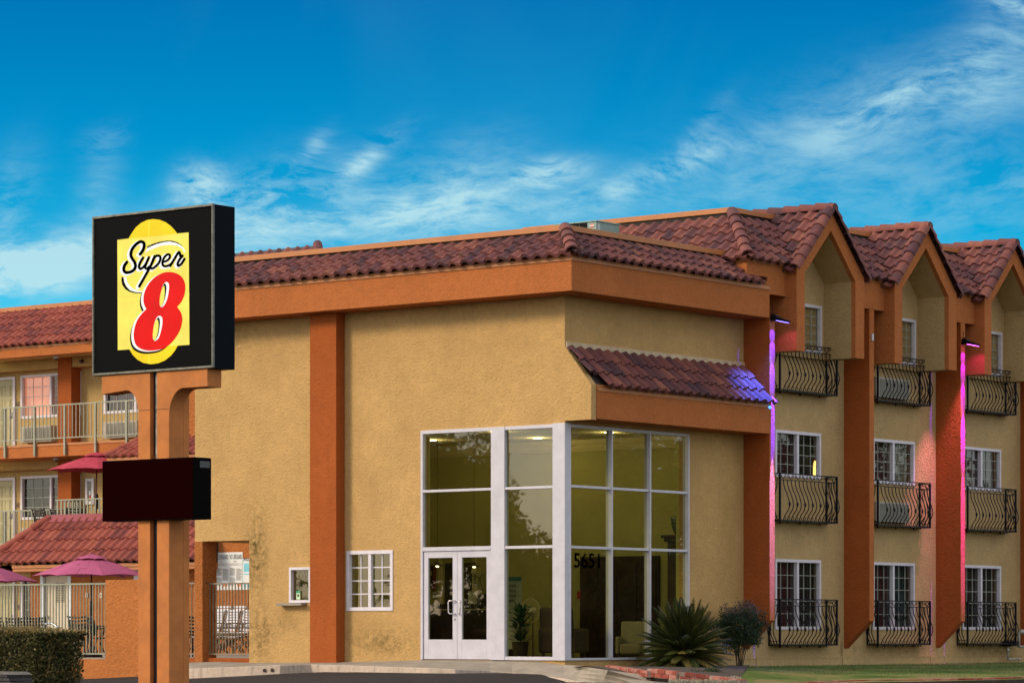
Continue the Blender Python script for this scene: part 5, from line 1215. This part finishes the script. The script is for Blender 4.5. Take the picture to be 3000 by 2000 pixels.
class Leaves(M):
    def __init__(s): super().__init__(); s.t = []
    def leaf(s, p, dirv, up, l, w_, tint):
        d_ = dirv.normalized(); r = d_.cross(up); r = r.normalized() if r.length > 1e-4 else d_.orthogonal().normalized(); n = r.cross(d_)
        a = p; m_ = p + d_ * l * .5 + n * l * .05; e = p + d_ * l
        k = len(s.v); s.v += [tuple(a), tuple(m_ + r * w_), tuple(e), tuple(m_ - r * w_)]; s.f += [(k, k + 1, k + 2), (k, k + 2, k + 3)]; s.mi += [0, 0]; s.t += [tint] * 4
    def build(s, name, m_, parent=None):
        o = obj(name, s, m_, parent, fix=False); at = o.data.attributes.new('tint', 'FLOAT', 'POINT'); at.data.foreach_set('value', [min(1, max(0, x)) for x in s.t]); return o
def rv(): 
    a, z_ = U(0, 2 * math.pi), U(-1, 1); r = math.sqrt(1 - z_ * z_); return Vector((r * math.cos(a), r * math.sin(a), z_))
# clipped hedge in front of the pool fence
hg = gz(-5, -9)
hx1 = onY(243, 1900, -8.2).x; hx0 = hx1 - 4.2; hy0, hy1 = -9.4, -8.2; htop = onY(120, 1846, -9).z
hedge = thing('hedge', 'clipped dense olive green hedge at the lower left in front of the pool fence', 'hedge', ((hx0 + hx1) / 2, -8.8, hg))
L = Leaves()
def htopz(x): return htop - .02 * (x - hx0) * 0 - .10 * ss((x - hx1 + .5) / .5) + .025 * math.sin(x * 5) 
for i in range(27000):
    f = rnd()
    if f < .42: p = Vector((U(hx0, hx1), hy0 + abs(random.gauss(0, .07)), U(hg, htop)))
    elif f < .68: p = Vector((hx1 - abs(random.gauss(0, .08)), U(hy0, hy1), U(hg, htop)))
    else: p = Vector((U(hx0, hx1), U(hy0, hy1), htop - abs(random.gauss(0, .05)) + .02))
    bulge = .05 * math.sin(p.x * 4 + p.z * 3) + .04 * math.sin(p.z * 7 + p.x * 2); p.y += bulge; p.x += bulge * .6
    p.z = min(p.z, htopz(p.x) + U(0, .06) * (rnd() < .4))
    nrm = Vector((.3, -.8, .4)) if f < .42 else (Vector((.8, -.2, .3)) if f < .68 else Vector((.1, -.2, 1)))
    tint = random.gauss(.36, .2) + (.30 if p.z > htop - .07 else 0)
    L.leaf(p, (nrm * .7 + rv()).normalized(), rv(), U(.045, .085), U(.014, .023), tint)
for i in range(260):   # new shoots sticking out
    p = Vector((U(hx0, hx1), U(hy0, hy1), htop)) if rnd() < .6 else Vector((hx1 + .0, U(hy0, hy1), U(htop - .9, htop)))
    if rnd() < .25: p = Vector((U(hx0, hx1), hy0, U(hg + .3, htop)))
    d_ = (Vector((.5, -.1, .8)) + rv() * .6).normalized(); ln = U(.06, .15)
    for q in range(6): L.leaf(p + d_ * ln * q / 6, (d_ + rv() * .9), rv(), U(.03, .045), .010, U(.55, 1))
L.build('foliage', leafmat('hedge_leaf', [(.014, .018, .005), (.055, .060, .018), (.115, .110, .034), (.22, .17, .06), (.40, .25, .10)]), hedge)
b = M(); b.box(hx0 + .1, hx1 - .16, hy0 + .14, hy1 - .12, hg - .1, htop - .10); obj('shade_core', b, mat('twigs_and_shade_core', (.012, .010, .006), .95, var=.6, scale=20), hedge)  # solid near-black core stands for the shade between the leaves
# sago palm
pb = onX(2004, 1962, 1.05); pb = Vector((pb.x, pb.y, -.24))
sago = thing('sago_palm', 'big dark green sago palm with stiff arching fronds in front of the glazed corner', 'palm', tuple(pb))
L = Leaves(); gold = math.pi * (3 - math.sqrt(5)); NF = 118; cz = pb.z + .42
ribs = M()
for i in range(NF):
    az_ = i * gold + U(-.1, .1); u = i / NF; el_ = math.radians(82 - 84 * u ** .85 + U(-5, 5)); ln = U(.88, 1.04) * (1.02 if u < .6 else .97)
    d0 = Vector((math.cos(az_) * math.cos(el_), math.sin(az_) * math.cos(el_), math.sin(el_))); side = Vector((-math.sin(az_), math.cos(az_), 0))
    pts = []; n = 26; p = Vector((pb.x, pb.y, cz - .16 * u)) + d0 * .06; dcur = d0.copy()
    for k in range(n):
        pts.append(p.copy()); p = p + dcur * ln / n; dcur = (dcur + Vector((0, 0, -.018 - .012 * u))).normalized()
    ribs.tube(pts[::5] + [pts[-1]], .006, 4)
    base_t = .35 + .25 * rnd() + (.30 if u > .72 and rnd() < .5 else 0)
    for k in range(3, n):
        t = k / n; wl = .17 * math.sin(math.pi * min(1, .16 + .84 * t)) ** .7 + .015; tan_ = (pts[min(k + 1, n - 1)] - pts[k - 1]).normalized(); upn = side.cross(tan_).normalized()
        for sg in (-1, 1):
            for dd in (0, .5):
                q = pts[k] + tan_ * (ln / n) * dd; dv = (tan_ * .95 + side * sg * .85 + upn * .42).normalized()
                L.leaf(q, dv, upn, wl * U(.9, 1.08), .009, base_t + U(-.12, .12))
L.build('fronds', leafmat('sago_leaf', [(.003, .007, .003), (.012, .025, .005), (.042, .056, .010), (.14, .12, .025), (.30, .20, .055)], .6, .12, .15), sago)
obj('frond_ribs', ribs, mat('sago_rib', (.10, .085, .03), .5), sago)
b = M(); b.lathe([(.14, 0), (.16, .15), (.13, .35), (.07, .48), (.0, .52)], (pb.x, pb.y, pb.z), 16); obj('trunk', b, mat('sago_trunk', (.055, .035, .02), .95, var=.5, scale=25, bump=1, bscale=30), sago, smooth=True)
# nandina bush
nb_ = onX(2166, 1958, .70); nb_.z = -.22
nan = thing('nandina_bush', 'wispy dark bush with reddish tips between the sago palm and the first fin', 'bush', tuple(nb_))
L = Leaves(); stems = M(); 
for i in range(15):
    a = U(0, 6.28); sp = U(.05, .34); top = Vector((nb_.x + math.cos(a) * sp, nb_.y + math.sin(a) * sp * 1.15, nb_.z + U(.8, 1.28)))
    b0 = Vector((nb_.x + U(-.06, .06), nb_.y + U(-.06, .06), nb_.z)); stems.tube([b0, b0.lerp(top, .5) + rv() * .04, top], [.010, .007, .004], 5)
cc = Vector((nb_.x, nb_.y, nb_.z + .86))
for i in range(1250):
    v = rv(); r = U(.1, 1) ** .45; r *= .80 + .32 * math.sin(4.1 * v.x + 1.2) * math.cos(3.7 * v.y + 5 * v.z) + U(-.08, .1); tip = cc + Vector((v.x * .46, v.y * .56, v.z * .45)) * r
    if tip.z < nb_.z + .35: continue
    v2 = rv() * .4 + v + Vector((0, 0, .4)); v2.normalize(); high = tip.z > cc.z + .22
    for q in range(13):
        pp = tip + v2 * (q * .011) + rv() * .035
        tn = U(.05, .5) if not high else (U(.7, 1.0) if rnd() < .35 else U(.15, .55))
        L.leaf(pp, (v2 + rv() * .9), rv(), U(.03, .05), .0105, tn)
L.build('foliage', leafmat('nandina_leaf', [(.010, .020, .010), (.030, .052, .026), (.075, .10, .045), (.14, .075, .05), (.36, .17, .14)], .6, .12, .2), nan)
obj('stems', stems, mat('nandina_stem', (.06, .04, .025), .8), nan)
# low plants in the bed
for k, (px, py, r_, lab) in enumerate(((1895, 1957, .16, 'low weedy tuft at the left foot of the sago palm behind the bricks'), (2085, 1968, .20, 'low leafy plant right of the sago palm in the bed'), (2120, 1950, .20, 'bright green tuft at the foot of the nandina bush'), (2040, 1975, .16, 'small trailing plant on the soil below the sago palm'))):
    p = onZ(px, py, -.2 if k < 3 else -.24); L = Leaves()
    for i in range(420):
        v = rv(); v.z = abs(v.z) * .7; q = p + Vector((v.x * r_, v.y * r_, v.z * r_)) * U(.3, 1); q.z -= .04; L.leaf(q, (v + Vector((0, 0, .5)) + rv() * .5), rv(), U(.03, .06), .007, U(0, 1))
    tag(L.build('ground_plant', leafmat('ground_leaf_%s' % 'abcd'[k], [(.010, .02, .006), (.03, .06, .015), (.08, .11, .04)])), lab, 'plant', 'small plants in the bed by the sago palm')
# pebbles and litter on the soil: small light flakes
b = M()
for i in range(500):
    q = onZ(U(1960, 2170), U(1974, 1996), -.27); s_ = U(.008, .02); b.box(q.x - s_, q.x + s_, q.y - s_ * .7, q.y + s_ * .7, -.30, -.262 + s_ * .5)
tag(obj('gravel', b, mat('pale_gravel', (.30, .26, .18), .9, var=.4, scale=30)), 'pale gravel and leaf litter scattered on the planting bed soil', 'gravel', kind='stuff')
# brick edging
brickm = tile_mat('red_brick', [(.16, .030, .02), (.26, .05, .03), (.32, .085, .055), (.38, .17, .13), (.27, .04, .022)], .2)
mortar = mat('mortar', (.30, .22, .17), .95, var=.2, scale=20)
def edging(lab, pts, rows, h=.065, L_=.21, z_up=0.):
    t = thing('brick_edging', lab, 'edging', tuple(pts[0]), 'red brick borders of the bed and lawn'); b = M(); tn = []; mo = M()
    for r in range(rows):
        for a, c_ in zip(pts, pts[1:]):
            d_ = c_ - a; n = max(1, round(d_.length / L_)); u = d_.normalized(); s_ = Vector((u.y, -u.x, 0)).normalized()
            mo.prism([(0, 0), (.13, 0), (.13, h - .008), (0, h - .008)], lambda p_, q_, c: tuple(a + u * c * d_.length + s_ * (p_ - .07) + Vector((0, 0, q_ + r * h))), 0, 1)
            for i in range(n):
                o_ = (.5 if r % 2 else 0) / n; f0, f1 = min(1, i / n + o_) * d_.length + .006, min(1, (i + 1) / n + o_) * d_.length - .006
                if f1 - f0 < .02: continue
                j = U(-.006, .006); k = len(b.v)
                b.prism([(-.075 + j, .006), (.072 + j, .006), (.072 + j, h + j * .6), (-.075 + j, h + j * .6)], lambda p_, q_, c: tuple(a + u * c + s_ * p_ + Vector((0, 0, q_ + r * h))), f0, f1); tn += [rnd()] * 8
    o = obj('bricks', b, brickm, t, bevel=.006); at = o.data.attributes.new('tint', 'FLOAT', 'POINT'); at.data.foreach_set('value', tn); obj('mortar', mo, mortar, t)
edging('low single row of red bricks beside the concrete walk', [onZ(*p) for p in ((1783, 1964, -.17), (1846, 1974, -.20), (1908, 1983, -.235))], 2, .055)
edging('raised weathered brick border in front of the sago palm', [onZ(*p) for p in ((1904, 1981, -.225), (1990, 1991, -.275), (2080, 2002, -.34), (2180, 2016, -.41))], 2, .075)
edging('curved brick border along the lawn at the lower right', [onZ(*p) for p in ((2300, 2012, -.42), (2400, 2005, -.40), (2520, 2001, -.385), (2700, 1999, -.38), (2850, 1996, -.37), (3000, 1992, -.365), (3120, 1988, -.36))], 1, .07)
# low stacked pedestal at the lower left corner
pp = onY(-25, 1975, -14.5); t = thing('stone_pedestal', 'dark stacked stone pedestal with flat cap at the lower left corner', 'pedestal', (pp.x, pp.y, gz(pp.x, pp.y)))
ps = mat('dark_stone', (.035, .030, .034), .45, var=.5, scale=6, bump=.5, bscale=30, spec=.4); b = M(); z1_ = onY(10, 1967, -14.5).z
for i in range(12):
    z_ = z1_ - .045 - i * .055; w_ = .36 + .045 * min(i, 3); b.box(pp.x - w_, pp.x + w_ + U(-.01, .01), -14.5, -14.0, z_ - .045, z_)
obj('courses', b, ps, t, bevel=.006); b = M(); b.prism([(-.30, z1_), (.26, z1_), (.40, z1_ - .045), (-.44, z1_ - .045)], lambda a, c, y_: (pp.x + a, y_, c), -14.52, -13.98); obj('cap', b, mat('grey_cap_stone', (.12, .11, .09), .8, var=.3, scale=12), t, bevel=.004)
# ================================================================== INSIDE THE LOBBY
def onYl(px, py, y_): return onY(px, py, y_)
cr = mat('cream_leather', (.24, .20, .11), .5, var=.1); drk = mat('dark_brown_fabric', (.05, .025, .018), .8, var=.2)
def armchair(m_):
    def mk(t):
        b = M(); b.box(-.30, .30, -.28, .25, .14, .42); o = obj('seat', b, m_, t, bevel=.05)
        b = M(); b.prism([(.18, .14), (.36, .14), (.42, 1.02), (.30, 1.04)], lambda a, c, x: (x, a, c), -.36, .36); obj('backrest', b, m_, t, bevel=.05)
        for sg in (-1, 1): b = M(); b.box(sg * .31, sg * .42, -.28, .34, .14, .62); obj('armrest', b, m_, t, bevel=.05)
        for x_ in (-.33, .33):
            for y_ in (-.2, .28): b = M(); b.box(x_ - .025, x_ + .025, y_ - .025, y_ + .025, 0, .14); obj('leg', b, darkwood, t)
    return mk
p = onY(1645, 1900, .95); placed(armchair(drk), 'armchair', 'high backed dark brown armchair behind the white corner post', 'armchair', (p.x, 1.05, 0), 3.3, 'lobby armchairs')
p = onY(1852, 1900, 3.0); placed(armchair(cr), 'armchair', 'low cream armchair inside behind the middle side pane', 'armchair', (p.x, 3.0, 0), .45, 'lobby armchairs', .74)
p = onY(1520, 1900, .7); lp = thing('lobby_plant', 'leafy dark green potted plant inside the glass beside the corner post', 'plant', (p.x, .7, 0)); L = Leaves()
for i in range(170):
    h_ = U(.35, 1.0); v = rv(); v.z = abs(v.z) * .6 + .2; q = Vector((p.x, .75, h_)) + Vector((v.x, v.y, 0)) * U(.02, .16); L.leaf(q, v, Vector((0, 0, 1)), U(.14, .26), .035, U(.2, 1))
L.build('foliage', leafmat('house_plant_leaf', [(.008, .02, .01), (.02, .06, .03), (.05, .12, .05)], .35, .5), lp); b = M(); b.tube([(p.x, .75, .2), (p.x, .75, .9)], .02, 6); obj('stem', b, darkwood, lp)
b = M(); b.lathe([(.13, 0), (.17, .35), (.19, .36)], (p.x, .75, 0), 20); obj('pot', b, mat('dark_pot', (.04, .025, .02), .4), lp, smooth=False)
p = onY(1554, 1787, 1.6); fan = thing('pedestal_fan', 'round cream pedestal fan standing behind the lobby plant', 'fan', (p.x, 1.6, 0)); b = M()
for r_ in (.235, .20, .165, .13, .10): b.tube([(p.x + r_ * math.cos(a), 1.6 - .02 * (r_ < .2), p.z + r_ * math.sin(a)) for a in [k * math.pi / 14 for k in range(29)]], .008 if r_ > .22 else .003, 5)
obj('cage', b, mat('cream_plastic', (.60, .52, .30), .4), fan); b = M(); b.lathe([(.0, -.03), (.06, -.03), (.06, .12), (.0, .12)], (p.x, 1.6, p.z), 18, axis='y'); obj('motor', b, mat('cream_motor', (.62, .55, .32), .4), fan)
b = M(); b.tube([(p.x, 1.68, 0), (p.x, 1.68, p.z)], .015, 8); b.lathe([(.2, 0), (.2, .03), (.03, .05)], (p.x, 1.68, 0), 20); obj('stand', b, darkwood, fan)
p = onY(1500, 1800, 2.2); q1 = onY(1528, 1690, 2.2); bn_ = thing('banner', 'pale pull-up banner with red lettering behind the lobby plant', 'banner', (p.x, 2.2, 0))
b = M(); b.box(q1.x - .62, q1.x, 2.2, 2.21, .2, q1.z); obj('sheet', b, mat('banner_sheet', (.40, .42, .33), .7), bn_); b = M(); b.box(q1.x - .62, q1.x + .005, 2.19, 2.199, q1.z - .07, q1.z + .01); obj('header', b, mat('teal_header', (.05, .14, .13), .6), bn_)
for k, tx_ in enumerate(('Advanced', 'Before', 'Love', 'near!')):
    me = text_mesh(tx_, .11, lambda x, y, z_: (q1.x - .13 - .0 + x - (.0), 2.188, q1.z - .20 - k * .10 + z_), .002, align='RIGHT'); [setattr(v, 'co', v.co) for v in me.vertices]; obj('lettering', me, mat('banner_red_%s' % 'abcd'[k], (.35, .05, .03), .6), bn_)
# reception counter with things on it
cy = 2.6; xa, xb = onY(1250, 1800, cy).x, onY(1470, 1800, cy).x; zc_ = onY(1350, 1768, cy).z
rc = thing('reception_counter', 'dark wooden reception counter with a pale ledge seen through the doors', 'counter', ((xa + xb) / 2, cy, 0))
b = M(); b.box(xa - .6, xb, cy, cy + .6, 0, zc_ - .05); obj('front', b, darkwood, rc); b = M(); b.box(xa - .6, xb + .05, cy - .05, cy + .6, zc_ - .05, zc_); b.box(xa - .6, xb + .02, cy - .03, cy - .001, zc_ - .13, zc_ - .105, 1); obj('ledge', b, [darkwood, incream], rc)
p = onY(1385, 1763, cy + .2); b = M(); b.prism([(-.11, 0), (.11, 0), (.05, .27), (-.17, .27)], lambda a, c, y_: (p.x + a, cy + .2 + c * .2 + y_, zc_ + c), 0, .01); tag(obj('paper_sign', b, mat('paper', (.62, .58, .42), .7)), 'tilted sheet of paper on a stand on the reception counter', 'paper')
p = onY(1422, 1750, cy + .35); orc = thing('orchid', 'potted orchid with arching bare stems on the reception counter', 'plant', (p.x, p.y, zc_)); b = M()
for k in range(4):
    a = -.5 + k * .36; b.tube([(p.x, p.y, zc_ + .12), (p.x + a * .18, p.y, zc_ + .35), (p.x + a * .35, p.y, zc_ + .62 - .05 * abs(a)), (p.x + a * .75, p.y, zc_ + .66 - .2 * abs(a)), (p.x + a * 1.0, p.y, zc_ + .50)], .006, 5)
obj('stems', b, mat('orchid_stem', (.06, .07, .03), .6), orc); L = Leaves()
for k in range(60): L.leaf(Vector((p.x + U(-.2, .2), p.y, zc_ + .14)), rv() + Vector((0, 0, .3)), Vector((0, 0, 1)), U(.08, .16), .02, rnd())
for k in range(60): L.leaf(Vector((p.x - .25 + U(-.1, .1), p.y, zc_ + .52 + U(-.12, .12))), rv(), rv(), .07, .03, 1)
L.build('leaves', leafmat('orchid_leaf', [(.02, .03, .012), (.05, .07, .03), (.35, .32, .2)]), orc); b = M(); b.box(p.x - .14, p.x + .16, p.y - .1, p.y + .1, zc_, zc_ + .13); obj('pot', b, darkwood, orc, bevel=.01)
for k, (px, py) in enumerate(((1281, 1656), (1389, 1658))):
    p = onY(px, py, 2.9); t = thing('pendant_lamp', ['wide shallow pendant lamp seen through the left door', 'wide shallow pendant lamp seen through the right door'][k], 'lamp', (p.x, 2.9, 4.6), 'pendant lamps over the reception counter')
    b = M(); b.lathe([(.0, .09), (.03, .09), (.05, .04), (.15, .0), (.145, -.008), (.0, -.004)], p, 20); obj('lamp_shade', b, mat('dark_shade', (.10, .075, .03), .4), t); b = M(); b.tube([p + Vector((0, 0, .08)), (p.x, 2.9, 4.6)], .005, 5); obj('cord', b, iron, t)
    b = M(); b.lathe([(.0, -.02), (.03, -.015), (.035, .02), (.0, .04)], p + Vector((0, 0, -.01)), 10); obj('bulb', b, lampm, t)
p = onY(1264, 1690, 4.98); b = M(); F_ = Face('y', 4.97); F_.box(b, p.x - .13, p.x + .13, 0, .02, p.z - .28, p.z + .28, 0); F_.box(b, p.x - .1, p.x + .07, .021, .025, p.z - .24, p.z + .24, 1); F_.box(b, p.x - .08, p.x + .04, .026, .03, p.z + .04, p.z + .14, 2)
tag(obj('wall_picture', b, [mat('red_frame', (.22, .03, .02), .5), deck, mat('picture_pale', (.4, .36, .22), .6)]), 'small framed picture with red border on the lobby wall left of the doorway', 'picture')
# cabinet with vase, white appliance
p = onY(1975, 1700, 4.3); zt_ = onY(1975, 1566, 4.3).z; cab_ = thing('tall_cabinet', 'tall dark cabinet with cornice standing at the back right of the lobby', 'cabinet', (p.x, 4.3, 0))
xc0 = onY(1955, 1700, 4.3).x; b = M(); b.box(xc0, -.34, 4.3, 4.7, 0, zt_ - .14); obj('body', b, darkwood, cab_, bevel=.01); b = M(); b.box(xc0 - .05, -.335, 4.24, 4.7, zt_ - .14, zt_ - .06); b.box(xc0 - .1, -.335, 4.2, 4.7, zt_ - .06, zt_); obj('cornice', b, darkwood, cab_, bevel=.01)
b = M(); b.lathe([(.06, 0), (.11, .10), (.15, .24), (.16, .36), (.145, .38)], (xc0 + .17, 4.45, zt_), 20); tag(obj('vase', b, mat('mottled_vase', (.12, .15, .10), .2, var=.9, scale=14), smooth=True), 'mottled green vase on top of the tall lobby cabinet', 'vase')
p = onY(1703, 1742, 4.98); b = M(); F_.box(b, p.x - .045, p.x + .045, 0, .08, p.z - .08, p.z + .08); tag(obj('fire_alarm', b, mat('alarm_red', (.4, .03, .02), .5)), 'small red fire alarm box on the lobby wall left of the panelled door', 'alarm')
# plant at the service window
p = onY(885, 1690, .9); L = Leaves()
for k in range(5):
    s0 = Vector((p.x + .12, 1.0, 1.83)); a = -1 + k * .5; cur = s0.copy()
    for q in range(16): cur = s0 + Vector((a * .22 * min(1, q / 5), .0, .03 - .03 * max(0, q - 3) * (abs(a) * .8 + .3))); L.leaf(cur, rv() + Vector((0, 0, -.6)), rv(), U(.05, .09), .022, rnd())
hp = L.build('hanging_plant', leafmat('vine_leaf', [(.01, .03, .008), (.04, .09, .02)])); tag(hp, 'trailing ivy plant inside the small service window', 'plant')
# ================================================================== TREES OUT OF VIEW (mirrored in the glass, some added to darken it)
def tree(lab, x_, y_, h_, r_, seed, group='street trees across the road'):
    random.seed(seed); g0_ = gz(x_, y_); t = thing('unseen_tree', lab, 'tree', (x_, y_, g0_), group)
    b = M(); b.tube([(x_, y_, g0_ - .2), (x_ + .1, y_, g0_ + h_ * .25), (x_ + .05, y_ + .1, g0_ + h_ * .5)], [.28, .2, .13], 9); cl_ = []
    for k in range(26):
        v = rv(); v.z = v.z * .8; c_ = Vector((x_, y_, g0_ + h_ * .62)) + Vector((v.x * r_, v.y * r_, v.z * h_ * .34)) * U(.45, .95); cl_.append(c_)
        if k < 10: b.tube([(x_ + .05, y_ + .1, g0_ + h_ * .4), Vector((x_, y_, g0_ + h_ * .5)).lerp(c_, .6), c_], [.09, .05, .02], 5)
    obj('trunk', b, mat('bark', (.08, .055, .035), .95, var=.4, scale=12, bump=.6, bscale=20) if 'bark' not in bpy.data.materials else bpy.data.materials['bark'], t)
    L = Leaves()
    for c_ in cl_:
        fine = seed < 103
        for i in range(800 if fine else 150):
            v = rv() * (U(0, 1) ** .35) * r_ * .36
            if fine: L.leaf(c_ + v, rv(), rv(), U(.14, .24), .06, U(0, .7))
            else: L.leaf(c_ + v, rv(), rv(), U(.22, .40), .09, U(0, 1))
    lm = bpy.data.materials.get('street_leaf') or leafmat('street_leaf', [(.015, .025, .008), (.04, .06, .018), (.08, .10, .03)])
    L.build('crown', lm, t)
TR = [(-28.4, -31, 9.8, 2.7, 'tallest street tree across the road, mirrored in the upper left front pane'), (-25.0, -33, 5.9, 3.4, 'low round street tree mirrored in the middle of the front glass'), (-21, -35, 5.4, 3, 'small street tree mirrored beside the corner post'), (-37, -28, 5.8, 3.5, 'wide street tree mirrored in the small front windows'),
      (25, 34, 8.6, 4.5, 'dense unseen tree added to darken reflections in the side glazing'), (32, 44, 9.5, 5, 'broad unseen tree added to darken reflections in the first bay windows'), (19, 36, 8.5, 4.2, 'leafy unseen tree added to darken reflections nearest the glazed corner'), (38, 54, 10, 5, 'big unseen tree added to darken reflections in the second bay windows'), (28, 56, 10, 5, 'round unseen tree added to darken reflections between first and second bay'), (46, 66, 11, 5, 'farthest unseen tree added to darken reflections in the third bay windows')]  # this row: unseen trees added to keep bright sky out of window reflections
for i, (x_, y_, h_, r_, lab) in enumerate(TR): tree(lab, x_, y_, h_, r_, 100 + i, 'street trees mirrored in the glass')

def tall_hedge(lab, a, b_, h_, seed):  # unseen hedges added to block sky reflections low in the glass
    random.seed(seed); a, b_ = Vector(a), Vector(b_); t = thing('unseen_hedge', lab, 'hedge', tuple((a + b_) / 2), 'unseen hedges added against sky reflections'); L = Leaves(); u = (b_ - a); n = Vector((u.y, -u.x, 0)).normalized(); g = gz(a.x, a.y) - .2
    for i in range(5200):
        p = a + u * rnd() + n * random.gauss(0, .35); p.z = g + h_ * U(0, 1.06) + .25 * math.sin(i * .01); L.leaf(p, rv(), rv(), U(.2, .38), .10, U(0, .8))
    L.build('foliage', bpy.data.materials['street_leaf'], t); m_ = M(); m_.prism([(-.25, g), (.25, g), (.25, g + h_ * .92), (-.25, g + h_ * .92)], lambda p_, q_, c: tuple(a + u * c + n * p_ + Vector((0, 0, q_ - a.z))), 0, 1); obj('shade_core', m_, bpy.data.materials['twigs_and_shade_core'], t)
tall_hedge('tall unseen hedge added to darken reflections low in the front glass', (-40, -30, 0), (-14, -42, 0), 3.3, 5)
tall_hedge('tall unseen hedge added to darken reflections low in the side glass and bay windows', (10, 52, 0), (46, 24, 0), 4.2, 6)

# loose flashing and a birds' nest in the gap between the lobby roof and the guest wing fascia
b = M(); b.prism([(.30, 7.80), (.655, 7.695), (.655, 7.70), (.30, 7.81)], lambda a, c, y_: (a, y_, c), 5.80, 6.04)
obj('loose_flashing', b, mat('pale_flashing', (.60, .66, .68), .4, .3), lob)
random.seed(9); b = M()
for i in range(70):
    c_ = Vector((U(.42, .64), U(5.72, 6.03), U(7.72, 7.84))); d_ = rv(); d_.z *= .5; b.tube([c_ - d_ * .09, c_ + rv() * .02, c_ + d_ * .09], .005, 4)
tag(obj('bird_nest', b, bpy.data.materials['twigs_and_shade_core']), 'messy dark twig nest in the gap at the right end of the lobby roof', 'nest')
